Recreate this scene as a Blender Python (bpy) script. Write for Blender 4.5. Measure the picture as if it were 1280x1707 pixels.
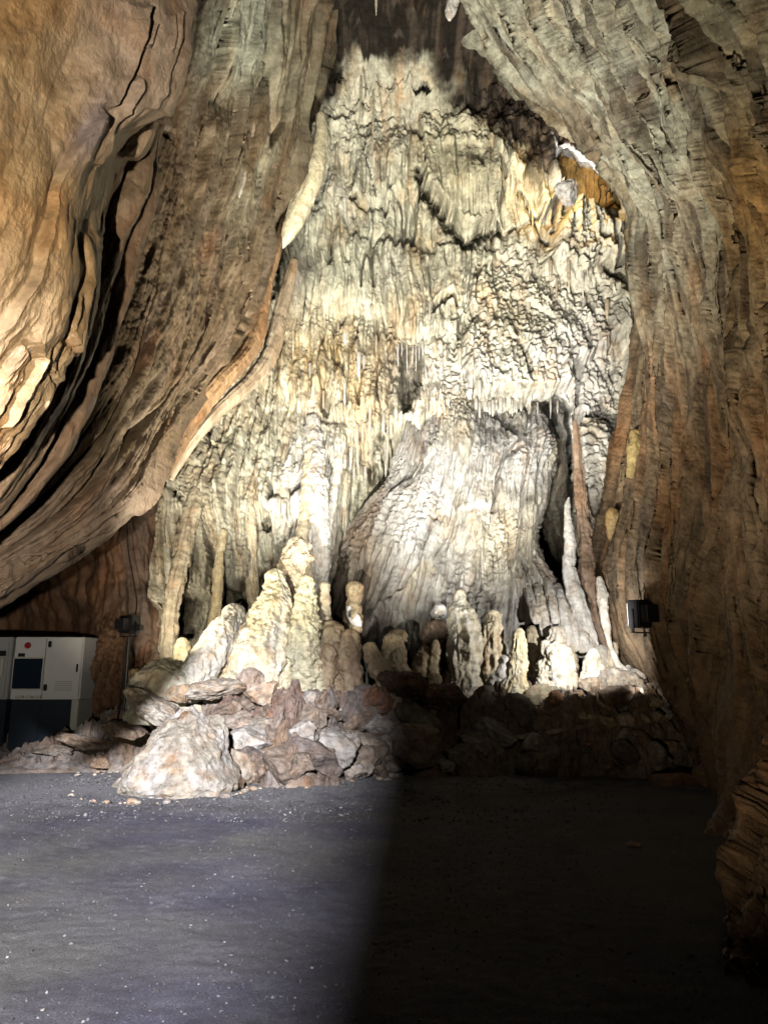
import bpy, math, random
import numpy as np
from mathutils import Vector, noise as mnoise

for o in list(bpy.data.objects):
    bpy.data.objects.remove(o)
SC = bpy.context.scene
COL = SC.collection
R = math.radians

# ------------------------------------------------------------------ camera
PITCH = R(12.0)
CAM = np.array([0.0, 0.0, 1.6])
F = 853.5 / math.tan(R(35.0))          # focal length in photo pixels (photo is 1280 x 1707)
cd = bpy.data.cameras.new('camera')
cam = bpy.data.objects.new('camera', cd)
COL.objects.link(cam)
cam.location = CAM
cam.rotation_euler = (R(90) + PITCH, 0, 0)
cd.sensor_fit = 'VERTICAL'
cd.sensor_height = 24
cd.lens = 12 / math.tan(R(35.0))
cd.clip_start = 0.05
cd.clip_end = 200
SC.camera = cam
SC.view_settings.view_transform = 'Standard'
SC.view_settings.look = 'None'
SC.view_settings.exposure = 0.0
SC.view_settings.gamma = 1.0
SC.cycles.max_bounces = 3
SC.cycles.diffuse_bounces = 0

# ------------------------------------------------------------------ world (faint bluish ambient fill added everywhere)
w = bpy.data.worlds.new('World')
SC.world = w
w.use_nodes = True
bg = w.node_tree.nodes['Background']
bg.inputs['Color'].default_value = (0.55, 0.6, 0.7, 1)
bg.inputs['Strength'].default_value = 0.012


def proj_dir(px, py):
    a = (np.asarray(px, float) - 640.0) / F
    b = (853.5 - np.asarray(py, float)) / F
    c, s = math.cos(PITCH), math.sin(PITCH)
    return a, c - b * s, s + b * c


def P(px, py, Y):
    """world point seen at photo pixel px,py at world distance Y"""
    dx, dy, dz = proj_dir(px, py)
    t = np.asarray(Y, float) / dy
    return np.stack([CAM[0] + dx * t, CAM[1] + dy * t, CAM[2] + dz * t], -1)


def PIX(p):
    c, s = math.cos(PITCH), math.sin(PITCH)
    q = np.asarray(p) - CAM
    d = q[..., 1] * c + q[..., 2] * s
    u = -q[..., 1] * s + q[..., 2] * c
    d = np.maximum(d, 0.05)
    return 640 + F * q[..., 0] / d, 853.5 - F * u / d


# ------------------------------------------------------------------ lamps
def look(o, target):
    d = Vector(target) - o.location
    o.rotation_euler = d.to_track_quat('-Z', 'Y').to_euler()


def spot(name, loc, target, watts, color, angle=60, blend=0.6, size=0.15):
    l = bpy.data.lights.new(name, 'SPOT')
    l.energy = watts
    l.color = color
    l.spot_size = R(angle)
    l.spot_blend = blend
    l.shadow_soft_size = size
    o = bpy.data.objects.new(name, l)
    COL.objects.link(o)
    o.location = loc
    look(o, target)
    return o


WARM = (1.0, 0.80, 0.55)
NEUT = (1.0, 0.965, 0.88)
COOL = (0.80, 0.88, 1.0)
LAMPS = [
    # daylight from the entrance behind the camera, shaded on the right by the rock behind the camera
    ('entrance_light', (-0.72, -16, 8.5), (-1.9, 7.6, -0.2), 98000, (0.89, 0.89, 1.0), 18, 0.6, 0.55),
    # unseen spots added low in front of the formation to light it
    ('unseen_wall_spot', (-1.7, 7.2, 0.6), (1.0, 16.6, 12.6), 9300, NEUT, 80, 0.95, 0.06),
    ('wall_fill_front', (0.5, 4.2, 1.7), (0.6, 16.5, 8.6), 4300, (1.0, 0.97, 0.91), 50, 0.8, 0.12),  # frontal fill added to soften contrast on the wall
    ('wall_fill_right', (1.7, 7.0, 0.6), (-0.6, 16.6, 12.4), 5600, NEUT, 76, 0.95, 0.10),  # second fill added from the right to lessen the blacks
    # key flood hidden behind the big pale boulder, throwing its light up the wall
    ('boulder_flood', (-3.0, 11.1, 1.1), (0.2, 15.4, 9.5), 330, (1.0, 0.96, 0.86), 84, 0.8, 0.05),
    # unseen lamp added behind the right hand arch for shadows under the lips
    ('arch_fill', tuple(P(900, 110, 14.5)), (-1.4, 17.0, 4.5), 2600, NEUT, 66, 0.9, 0.08),
    # the black flood box on the left
    ('left_box_light', tuple(P(262, 1030, 12.2)), tuple(P(470, 1000, 15.6)), 160, (1.0, 0.93, 0.80), 130, 0.8, 0.06),
    ('alcove_fill', (-3.3, 8.8, 0.7), (-4.75, 13.8, 3.1), 330, (1.0, 0.82, 0.62), 36, 1.0, 0.06),  # extra spot added to brighten the alcove, apart from the flood box
    # the black flood box on the right wall
    ('right_box_light', tuple(P(1000, 1050, 11.3)), tuple(P(890, 985, 15.0)), 300, (0.99, 0.96, 0.93), 140, 0.7, 0.05),
    # warm flood on the left foreground rock
    ('left_rock_flood', (-0.75, -1.2, 1.0), (-4.0, 5.4, 6.0), 3000, (1.0, 0.90, 0.77), 88, 0.8, 0.06),
    # flood below the folds in the middle left
    ('left_fold_flood', (0.6, 7.5, 0.5), (-2.6, 11.5, 9.5), 360, (1.0, 0.90, 0.74), 70, 1.0, 0.06),
    # right wall, grazing from below
    ('right_wall_flood', (-1.2, 6.0, 0.8), (4.0, 10.0, 10.0), 1700, (1.0, 0.91, 0.74), 96, 1.0, 0.08),
    ('right_wall_fill', (0.4, 2.6, 0.5), (4.1, 9.0, 3.3), 430, (1.0, 0.78, 0.52), 62, 1.0, 0.15),  # dim warm fill added for the lower right wall
    ('rubble_fill', (1.6, 8.6, 1.6), (1.2, 12.6, 0.8), 16, (1.0, 0.88, 0.7), 80, 1.0, 0.2),  # weak fill added to lift the middle of the rubble
    ('right_wall_amber', (1.6, 4.4, 2.6), (5.2, 8.3, 8.0), 260, (1.0, 0.62, 0.22), 70, 1.0, 0.10),
    # white fill added to brighten the slit, then the amber gallery lamp
    ('slit_fill', tuple(P(955, 300, 14.9)), tuple(P(960, 262, 16.5)), 420, (1, 0.98, 0.95), 60, 0.6, 0.03),
    ('gallery_light', tuple(P(905, 300, 15.0)), tuple(P(985, 320, 16.9)), 190, (1.0, 0.66, 0.28), 150, 0.8, 0.05),
]
for a in LAMPS:
    spot(*a)


# ------------------------------------------------------------------ numpy noise
_rng = np.random.RandomState(7)
_perm = _rng.permutation(256).astype(np.int64)
_perm = np.concatenate([_perm, _perm, _perm])
_g = _rng.normal(size=(256, 3))
_g /= np.linalg.norm(_g, axis=1)[:, None]
_g = _g.astype(np.float32) * 1.5


def perlin(x, y, z=0.0):
    x, y, z = np.broadcast_arrays(np.asarray(x, np.float32), np.asarray(y, np.float32), np.asarray(z, np.float32))
    xi, yi, zi = np.floor(x), np.floor(y), np.floor(z)
    xf, yf, zf = x - xi, y - yi, z - zi
    xi = xi.astype(np.int64) & 255
    yi = yi.astype(np.int64) & 255
    zi = zi.astype(np.int64) & 255
    u = xf * xf * xf * (xf * (xf * 6 - 15) + 10)
    v = yf * yf * yf * (yf * (yf * 6 - 15) + 10)
    w_ = zf * zf * zf * (zf * (zf * 6 - 15) + 10)
    out = 0
    for dz in (0, 1):
        for dy in (0, 1):
            for dx in (0, 1):
                h = _perm[_perm[_perm[xi + dx] + yi + dy] + zi + dz]
                g = _g[h]
                dot = g[..., 0] * (xf - dx) + g[..., 1] * (yf - dy) + g[..., 2] * (zf - dz)
                out = out + dot * (u if dx else 1 - u) * (v if dy else 1 - v) * (w_ if dz else 1 - w_)
    return out


def fbm(x, y, z=0.0, o=4, g=0.5):
    a, s, t, f = 1.0, 0, 0, 1.0
    for i in range(o):
        s = s + a * perlin(x * f, y * f, z * f + i * 7.3)
        t += a
        a *= g
        f *= 2.03
    return s / t


def billow(x, y, z=0.0, o=3, g=0.5):
    """rounded bulges with sharp creases, about 0..1"""
    a, s, t, f = 1.0, 0, 0, 1.0
    for i in range(o):
        s = s + a * np.minimum(1, np.abs(perlin(x * f, y * f, z * f + i * 5.1)) * 1.8)
        t += a
        a *= g
        f *= 2.1
    return s / t


def worley(x, y, seed=0):
    """2D: distance to nearest point and second nearest, plus the cell id"""
    xi, yi = np.floor(x), np.floor(y)
    f1 = np.full(x.shape, 9.0, np.float32)
    f2 = f1.copy()
    cid = np.zeros(x.shape, np.int64)
    for dy in (-1, 0, 1):
        for dx in (-1, 0, 1):
            cx = xi + dx
            cy = yi + dy
            a = (cx.astype(np.int64) + seed * 17) & 255
            b = (cy.astype(np.int64) + seed * 31) & 255
            h = _perm[_perm[a] + b]
            h2 = _perm[h + 91]
            ddx = cx + h / 256.0 - x
            ddy = cy + h2 / 256.0 - y
            d = np.sqrt(ddx * ddx + ddy * ddy)
            m = d < f1
            f2 = np.where(m, f1, np.minimum(f2, d))
            cid = np.where(m, h, cid)
            f1 = np.where(m, d, f1)
    return f1, f2, cid


def plates(x, y, seed, up=0.5, tilt=0.7):
    """broken blocks: every cell its own height and slope; also returns the cell id and edge distance"""
    xi, yi = np.floor(x), np.floor(y)
    f1 = np.full(x.shape, 9.0)
    f2 = f1.copy()
    cid = np.zeros(x.shape, np.int64)
    ox, oy = np.zeros(x.shape), np.zeros(x.shape)
    for dy in (-1, 0, 1):
        for dx in (-1, 0, 1):
            cx = xi + dx
            cy = yi + dy
            h = _perm[_perm[(cx.astype(np.int64) + seed * 17) & 255] + ((cy.astype(np.int64) + seed * 31) & 255)]
            ddx = cx + h / 256.0 - x
            ddy = cy + _perm[h + 91] / 256.0 - y
            d = np.sqrt(ddx * ddx + ddy * ddy)
            m = d < f1
            f2 = np.where(m, f1, np.minimum(f2, d))
            cid = np.where(m, h, cid)
            ox = np.where(m, ddx, ox)
            oy = np.where(m, ddy, oy)
            f1 = np.where(m, d, f1)
    sx = _perm[cid + 13] / 128.0 - 1
    sy = _perm[cid + 57] / 128.0 - 1
    e = f2 - f1
    hgt = up * (cid / 256.0) + tilt * (sx * ox + sy * oy)
    return hgt * sm(0.0, 0.14, e) - 0.10 * sm(0.12, 0.0, e), cid, e


def sm(a, b, x):
    t = np.clip((x - a) / (b - a), 0, 1)
    return t * t * (3 - 2 * t)


def seg_dist(px, py, line):
    """distance to a polyline, signed (+ on the left walking along it, image axes), and position 0..1 along it"""
    best = np.full(px.shape, 1e9)
    sgn = np.ones(px.shape)
    along = np.zeros(px.shape)
    L = np.array(line, float)
    seg = np.hypot(*(L[1:] - L[:-1]).T)
    tot = seg.sum()
    acc = 0
    for i in range(len(L) - 1):
        ax, ay = L[i]
        bx, by = L[i + 1]
        vx, vy = bx - ax, by - ay
        t = np.clip(((px - ax) * vx + (py - ay) * vy) / (vx * vx + vy * vy), 0, 1)
        qx, qy = px - ax - t * vx, py - ay - t * vy
        d = np.hypot(qx, qy)
        m = d < best
        best = np.where(m, d, best)
        sgn = np.where(m, np.where(vx * qy - vy * qx > 0, -1.0, 1.0), sgn)
        along = np.where(m, (acc + t * seg[i]) / tot, along)
        acc += seg[i]
    return best, sgn, along


def poly_sd(px, py, poly):
    """signed distance to a closed polygon in photo pixels, + inside"""
    d, _, _ = seg_dist(px, py, list(poly) + [poly[0]])
    inside = np.zeros(px.shape, bool)
    n = len(poly)
    for i in range(n):
        x1, y1 = poly[i]
        x2, y2 = poly[(i + 1) % n]
        if y1 == y2:
            continue
        c = ((y1 > py) != (y2 > py)) & (px < (x2 - x1) * (py - y1) / (y2 - y1) + x1)
        inside ^= c
    return np.where(inside, d, -d)


def blob(px, py, cx, cy, rx, ry, ang=0):
    a = R(ang)
    x = px - cx
    y = py - cy
    u = (x * math.cos(a) + y * math.sin(a)) / rx
    v = (-x * math.sin(a) + y * math.cos(a)) / ry
    return np.exp(-(u * u + v * v))


def mix(a, b, t):
    return a * (1 - t[..., None]) + np.asarray(b) * t[..., None]


# ------------------------------------------------------------------ materials
MATS = {}


def nt(name):
    m = bpy.data.materials.new(name)
    m.use_nodes = True
    n = m.node_tree.nodes
    return m, n, m.node_tree.links, n['Principled BSDF']


def rock_mat(name, use_attr=True, color=(0.5, 0.45, 0.35), rough=0.62, spec=0.35, scale=1.0, bump=0.6, dark=0.45,
             stretch=1.0, coat=0.0, tint=(0.55, 0.36, 0.2)):
    m, n, l, p = nt(name)
    tc = n.new('ShaderNodeTexCoord')
    mp = n.new('ShaderNodeMapping')
    mp.inputs['Scale'].default_value = (1, 1, 1.0 / stretch)
    l.new(tc.outputs['Object'], mp.inputs['Vector'])
    if use_attr:
        base = n.new('ShaderNodeVertexColor')
        base.layer_name = 'Col'
        bc = base.outputs['Color']
    else:
        base = n.new('ShaderNodeRGB')
        base.outputs[0].default_value = (*color, 1)
        bc = base.outputs[0]
    n1 = n.new('ShaderNodeTexNoise')
    n1.inputs['Scale'].default_value = 3.0 * scale
    n1.inputs['Detail'].default_value = 8
    n1.inputs['Roughness'].default_value = 0.72
    l.new(mp.outputs[0], n1.inputs['Vector'])
    r1 = n.new('ShaderNodeValToRGB')
    r1.color_ramp.elements[0].position = 0.36
    r1.color_ramp.elements[0].color = (dark, dark * 0.95, dark * 0.9, 1)
    r1.color_ramp.elements[1].position = 0.62
    r1.color_ramp.elements[1].color = (1.12, 1.12, 1.1, 1)
    l.new(n1.outputs['Fac'], r1.inputs[0])
    mx = n.new('ShaderNodeMix')
    mx.data_type = 'RGBA'
    mx.blend_type = 'MULTIPLY'
    mx.inputs['Factor'].default_value = 1.0
    l.new(bc, mx.inputs[6])
    l.new(r1.outputs[0], mx.inputs[7])
    # mineral tint in patches
    n2 = n.new('ShaderNodeTexNoise')
    n2.inputs['Scale'].default_value = 1.1 * scale
    n2.inputs['Detail'].default_value = 5
    l.new(mp.outputs[0], n2.inputs['Vector'])
    r2 = n.new('ShaderNodeMapRange')
    r2.inputs['From Min'].default_value = 0.52
    r2.inputs['From Max'].default_value = 0.72
    r2.inputs['To Max'].default_value = 0.45
    l.new(n2.outputs['Fac'], r2.inputs['Value'])
    mx2 = n.new('ShaderNodeMix')
    mx2.data_type = 'RGBA'
    mx2.blend_type = 'MULTIPLY'
    l.new(r2.outputs[0], mx2.inputs['Factor'])
    l.new(mx.outputs[2], mx2.inputs[6])
    mx2.inputs[7].default_value = (*[c * 1.8 for c in tint], 1)
    l.new(mx2.outputs[2], p.inputs['Base Color'])
    n3 = n.new('ShaderNodeTexNoise')
    n3.inputs['Scale'].default_value = 16 * scale
    n3.inputs['Detail'].default_value = 7
    n3.inputs['Roughness'].default_value = 0.7
    l.new(mp.outputs[0], n3.inputs['Vector'])
    b = n.new('ShaderNodeBump')
    b.inputs['Strength'].default_value = bump
    b.inputs['Distance'].default_value = 0.05 / scale
    l.new(n3.outputs['Fac'], b.inputs['Height'])
    l.new(b.outputs[0], p.inputs['Normal'])
    rr = n.new('ShaderNodeMapRange')
    rr.inputs['From Min'].default_value = 0.3
    rr.inputs['From Max'].default_value = 0.7
    rr.inputs['To Min'].default_value = rough - 0.18
    rr.inputs['To Max'].default_value = min(1, rough + 0.2)
    l.new(n1.outputs['Fac'], rr.inputs['Value'])
    l.new(rr.outputs[0], p.inputs['Roughness'])
    p.inputs['Specular IOR Level'].default_value = spec
    if coat:
        p.inputs['Coat Weight'].default_value = coat
        p.inputs['Coat Roughness'].default_value = 0.25
    MATS[name] = m
    return m


rock_mat('back_wall_rock', rough=0.7, spec=0.12, scale=1.6, bump=1.0, dark=0.55, stretch=2.2)
rock_mat('left_rock', rough=0.42, spec=0.55, scale=2.0, bump=0.8, dark=0.62, stretch=1.3, coat=0.15)
rock_mat('fold_rock', rough=0.5, spec=0.45, scale=1.3, bump=0.7, dark=0.62, stretch=3.0)
rock_mat('right_rock', rough=0.62, spec=0.3, scale=1.6, bump=1.0, dark=0.4, stretch=1.6)
rock_mat('stalagmite_calcite', rough=0.5, spec=0.4, scale=2.5, bump=0.9, dark=0.6)
rock_mat('rubble_rock', rough=0.7, spec=0.25, scale=3.0, bump=1.0, dark=0.42)


def plain(name, color, rough=0.5, metal=0.0, spec=0.5, var=0.12, bump=0.0, scale=20):
    m, n, l, p = nt(name)
    tc = n.new('ShaderNodeTexCoord')
    no = n.new('ShaderNodeTexNoise')
    no.inputs['Scale'].default_value = scale
    no.inputs['Detail'].default_value = 5
    l.new(tc.outputs['Object'], no.inputs['Vector'])
    mr = n.new('ShaderNodeMapRange')
    mr.inputs['To Min'].default_value = 1 - var
    mr.inputs['To Max'].default_value = 1 + var
    l.new(no.outputs['Fac'], mr.inputs['Value'])
    mx = n.new('ShaderNodeMix')
    mx.data_type = 'RGBA'
    mx.blend_type = 'MULTIPLY'
    mx.inputs['Factor'].default_value = 1
    mx.inputs[6].default_value = (*color, 1)
    l.new(mr.outputs[0], mx.inputs[7])
    l.new(mx.outputs[2], p.inputs['Base Color'])
    p.inputs['Roughness'].default_value = rough
    p.inputs['Metallic'].default_value = metal
    p.inputs['Specular IOR Level'].default_value = spec
    if bump:
        b = n.new('ShaderNodeBump')
        b.inputs['Strength'].default_value = bump
        b.inputs['Distance'].default_value = 0.01
        l.new(no.outputs['Fac'], b.inputs['Height'])
        l.new(b.outputs[0], p.inputs['Normal'])
    MATS[name] = m
    return m


plain('white_enamel', (0.62, 0.63, 0.62), 0.45, var=0.08, scale=4)
plain('grey_enamel', (0.34, 0.35, 0.35), 0.5, scale=4)
plain('cream_enamel', (0.5, 0.5, 0.44), 0.5, scale=4)
plain('blue_plinth', (0.010, 0.018, 0.026), 0.5)
plain('screen_glass', (0.01, 0.02, 0.035), 0.12, spec=0.7)
plain('black_plastic', (0.012, 0.012, 0.014), 0.4)
plain('red_plastic', (0.35, 0.02, 0.03), 0.35)
plain('lamp_glass', (0.75, 0.78, 0.8), 0.15)


def ground_mat():
    m, n, l, p = nt('cave_floor_ground')
    tc = n.new('ShaderNodeTexCoord')
    a = n.new('ShaderNodeTexNoise')
    a.inputs['Scale'].default_value = 1.3
    a.inputs['Detail'].default_value = 6
    l.new(tc.outputs['Object'], a.inputs['Vector'])
    r = n.new('ShaderNodeValToRGB')
    r.color_ramp.elements[0].position = 0.25
    r.color_ramp.elements[0].color = (0.080, 0.076, 0.092, 1)
    r.color_ramp.elements[1].position = 0.66
    r.color_ramp.elements[1].color = (0.16, 0.156, 0.156, 1)
    l.new(a.outputs['Fac'], r.inputs[0])
    b = n.new('ShaderNodeTexNoise')
    b.inputs['Scale'].default_value = 95
    b.inputs['Detail'].default_value = 6
    b.inputs['Roughness'].default_value = 0.85
    l.new(tc.outputs['Object'], b.inputs['Vector'])
    pn = n.new('ShaderNodeTexNoise')
    pn.inputs['Scale'].default_value = 0.55
    pn.inputs['Detail'].default_value = 3
    l.new(tc.outputs['Object'], pn.inputs['Vector'])
    pr = n.new('ShaderNodeValToRGB')
    pr.color_ramp.elements[0].position = 0.36
    pr.color_ramp.elements[0].color = (1.05, 1.02, 1.24, 1)
    pr.color_ramp.elements[1].position = 0.60
    pr.color_ramp.elements[1].color = (1.35, 1.32, 1.15, 1)
    l.new(pn.outputs['Fac'], pr.inputs[0])
    pm = n.new('ShaderNodeMix')
    pm.data_type = 'RGBA'
    pm.blend_type = 'MULTIPLY'
    pm.inputs['Factor'].default_value = 1
    l.new(r.outputs[0], pm.inputs[6])
    l.new(pr.outputs[0], pm.inputs[7])
    r2 = n.new('ShaderNodeValToRGB')
    r2.color_ramp.elements[0].position = 0.35
    r2.color_ramp.elements[0].color = (0.35, 0.35, 0.35, 1)
    r2.color_ramp.elements[1].position = 0.7
    r2.color_ramp.elements[1].color = (1.9, 1.9, 1.9, 1)
    l.new(b.outputs['Fac'], r2.inputs[0])
    mx = n.new('ShaderNodeMix')
    mx.data_type = 'RGBA'
    mx.blend_type = 'MULTIPLY'
    mx.inputs['Factor'].default_value = 1
    l.new(pm.outputs[2], mx.inputs[6])
    l.new(r2.outputs[0], mx.inputs[7])
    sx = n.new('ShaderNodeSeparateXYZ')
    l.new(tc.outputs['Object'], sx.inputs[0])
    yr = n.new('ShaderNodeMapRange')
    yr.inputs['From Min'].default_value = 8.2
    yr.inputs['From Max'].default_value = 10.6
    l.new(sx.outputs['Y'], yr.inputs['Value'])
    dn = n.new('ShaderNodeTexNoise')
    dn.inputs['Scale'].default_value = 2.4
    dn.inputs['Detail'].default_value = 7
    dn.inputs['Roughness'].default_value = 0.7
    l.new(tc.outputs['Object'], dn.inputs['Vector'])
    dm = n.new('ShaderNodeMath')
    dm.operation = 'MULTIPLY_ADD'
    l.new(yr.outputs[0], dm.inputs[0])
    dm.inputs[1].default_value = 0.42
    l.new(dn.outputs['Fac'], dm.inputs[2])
    xr = n.new('ShaderNodeMapRange')  # drops the pale dust on the right, keeping the shaded floor dark by colour
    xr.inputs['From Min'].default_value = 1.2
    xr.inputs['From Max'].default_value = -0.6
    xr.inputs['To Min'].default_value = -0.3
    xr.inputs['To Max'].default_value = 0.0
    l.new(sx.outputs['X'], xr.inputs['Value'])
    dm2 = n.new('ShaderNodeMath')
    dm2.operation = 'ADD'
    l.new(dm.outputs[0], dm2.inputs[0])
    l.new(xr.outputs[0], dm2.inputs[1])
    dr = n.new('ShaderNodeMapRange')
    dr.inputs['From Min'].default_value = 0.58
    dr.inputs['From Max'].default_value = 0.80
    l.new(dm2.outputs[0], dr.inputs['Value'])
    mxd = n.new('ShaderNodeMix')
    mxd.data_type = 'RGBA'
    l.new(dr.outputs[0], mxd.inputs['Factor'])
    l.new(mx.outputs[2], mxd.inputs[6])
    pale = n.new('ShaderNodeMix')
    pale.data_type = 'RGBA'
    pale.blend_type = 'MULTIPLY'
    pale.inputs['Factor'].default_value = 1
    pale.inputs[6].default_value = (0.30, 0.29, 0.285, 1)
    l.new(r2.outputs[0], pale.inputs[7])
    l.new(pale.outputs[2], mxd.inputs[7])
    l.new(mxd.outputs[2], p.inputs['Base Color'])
    bp = n.new('ShaderNodeBump')
    bp.inputs['Strength'].default_value = 0.9
    bp.inputs['Distance'].default_value = 0.035
    l.new(b.outputs['Fac'], bp.inputs['Height'])
    l.new(bp.outputs[0], p.inputs['Normal'])
    p.inputs['Roughness'].default_value = 0.8
    p.inputs['Specular IOR Level'].default_value = 0.25
    MATS['ground'] = m


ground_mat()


# ------------------------------------------------------------------ mesh building
def mesh_obj(name, verts, faces, mat, cols=None, parent=None, smooth=True):
    """verts (n,3) array; faces (m,4) or (m,3) int array or list of such arrays"""
    me = bpy.data.meshes.new(name)
    verts = np.asarray(verts, np.float32)
    if not isinstance(faces, list):
        faces = [faces]
    faces = [f for f in faces if len(f)]
    me.vertices.add(len(verts))
    me.vertices.foreach_set('co', verts.ravel())
    nl = sum(f.size for f in faces)
    nf = sum(len(f) for f in faces)
    me.loops.add(nl)
    me.polygons.add(nf)
    me.loops.foreach_set('vertex_index', np.concatenate([f.ravel() for f in faces]).astype(np.int32))
    tot = np.concatenate([np.full(len(f), f.shape[1], np.int32) for f in faces])
    start = np.concatenate([[0], np.cumsum(tot)[:-1]]).astype(np.int32)
    me.polygons.foreach_set('loop_start', start)
    me.polygons.foreach_set('loop_total', tot)
    me.polygons.foreach_set('use_smooth', np.full(nf, smooth))
    me.update(calc_edges=True)
    if cols is not None:
        ca = me.color_attributes.new('Col', 'FLOAT_COLOR', 'POINT')
        c = np.ones((len(verts), 4), np.float32)
        c[:, :3] = np.clip(np.asarray(cols).reshape(-1, 3), 0.005, 0.92)
        ca.data.foreach_set('color', c.ravel())
    me.materials.append(MATS[mat])
    o = bpy.data.objects.new(name, me)
    COL.objects.link(o)
    if parent:
        o.parent = parent
    return o


def grid_faces(nu, nv, wrap=False):
    i = np.arange(nu if wrap else nu - 1)
    j = np.arange(nv - 1)
    I, J = np.meshgrid(i, j, indexing='ij')
    I2 = (I + 1) % nu
    return np.stack([I * nv + J, I2 * nv + J, I2 * nv + J + 1, I * nv + J + 1], -1).reshape(-1, 4)


def normals(G):
    du = np.gradient(G, axis=0)
    dv = np.gradient(G, axis=1)
    n = np.cross(du, dv)
    return n / (np.linalg.norm(n, axis=-1, keepdims=True) + 1e-9)


def catmull(pts, ts):
    """pts (n,k), ts in 0..n-1"""
    pts = np.asarray(pts, float)
    n = len(pts)
    ext = np.concatenate([[2 * pts[0] - pts[1]], pts, [2 * pts[-1] - pts[-2]]])
    i = np.clip(np.floor(ts).astype(int), 0, n - 2)
    t = (ts - i).reshape((-1,) + (1,) * (pts.ndim - 1))
    p0, p1, p2, p3 = ext[i], ext[i + 1], ext[i + 2], ext[i + 3]
    return 0.5 * ((2 * p1) + (-p0 + p2) * t + (2 * p0 - 5 * p1 + 4 * p2 - p3) * t * t
                  + (-p0 + 3 * p1 - 3 * p2 + p3) * t ** 3)


def resample(pts, n):
    pts = np.asarray(pts, float)
    dense = catmull(pts, np.linspace(0, len(pts) - 1, 40 * len(pts)))
    d = np.concatenate([[0], np.cumsum(np.hypot(*(dense[1:, :2] - dense[:-1, :2]).T))])
    tt = np.linspace(0, d[-1], n)
    return np.stack([np.interp(tt, d, dense[:, k]) for k in range(pts.shape[1])], -1)


def loft(rails, nu, nv, weights=None):
    """rails = flow lines of (px,py,Y); returns a world grid (nu,nv,3)"""
    rr = np.array([resample(r, nv) for r in rails])
    W = np.array([P(r[:, 0], r[:, 1], r[:, 2]) for r in rr])
    # spread samples by the pixel distance between the rails
    gap = np.array([np.mean(np.hypot(rr[i + 1][:, 0] - rr[i][:, 0], rr[i + 1][:, 1] - rr[i][:, 1])) + 8
                    for i in range(len(rr) - 1)])
    if weights is not None:
        gap = gap * np.array(weights)
    cum = np.concatenate([[0], np.cumsum(gap)])
    t = np.interp(np.linspace(0, cum[-1], nu), cum, np.arange(len(rr)))
    return catmull(W, t)


def UV(G):
    du = np.linalg.norm(np.diff(G, axis=0), axis=-1).mean(axis=1)
    U = np.concatenate([[0], np.cumsum(du)])[:, None] * np.ones((1, G.shape[1]))
    dv = np.linalg.norm(np.diff(G, axis=1), axis=-1).mean(axis=0)
    V = np.concatenate([[0], np.cumsum(dv)])[None, :] * np.ones((G.shape[0], 1))
    return U, V


def toward_cam(G, N):
    s = np.sign(np.sum(N * (CAM - G), -1, keepdims=True).mean())
    return N * s


def relief(G, a1=0.06, f1=2.5, a2=0.035, f2=8.0, a3=0.012, f3=26.0, zs=0.45, seed=0.0, clump=None):
    """second displacement along the true normals from 3D noise, so that side faces get detail too"""
    N = toward_cam(G, normals(G))
    x, y, z = G[..., 0], G[..., 1], G[..., 2]
    d = a1 * fbm(x * f1 + seed, y * f1, z * f1 * zs, 3)
    d = d + a2 * (billow(x * f2, y * f2, z * f2 * zs + seed, 3) - 0.45)
    d = d + a3 * fbm(x * f3, y * f3, z * f3 * max(zs, 0.6), 3)
    return G + N * d[..., None]


def tag(o, label=None, cat=None, group=None, kind=None):
    if label:
        o['label'] = label
    if cat:
        o['category'] = cat
    if group:
        o['group'] = group
    if kind:
        o['kind'] = kind
    return o


def drip_rows(U, V, f_col, f_row, seed, sharp=1.4):
    """rows of hanging drip ends: swelling downward (V grows downward) and cut off abruptly"""
    uu = U * f_col + 0.5 * fbm(U * 1.5, V * 0.8, seed, 2)
    c = np.floor(uu)
    fr = uu - c
    ph = _perm[(c.astype(np.int64) + seed * 13) & 255] / 256.0
    tt = V * f_row + ph + 0.5 * fbm(U * 2.0, V * 1.0, seed + 3.3, 2)
    ti = np.floor(tt)
    tf = tt - ti
    body = np.sqrt(np.clip(1 - (2 * fr - 1) ** 2, 0, 1))
    prof = tf ** sharp * (1 - sm(0.90, 1.0, tf))
    narrow = 1 - 0.35 * sm(0.6, 1.0, tf)
    return np.clip(body * prof * narrow, 0, 1)


# ================================================================== BACK WALL
WALL = {}


def wall_y(x, y):
    i = int(np.clip((x - 170) / 1.55, 4, WALL['Y'].shape[0] - 5))
    j = int(np.clip((y + 90) / 1.55, 8, WALL['Y'].shape[1] - 9))
    return float(np.median(WALL['Y'][i - 4:i + 5, j - 8:j + 9]))


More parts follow.
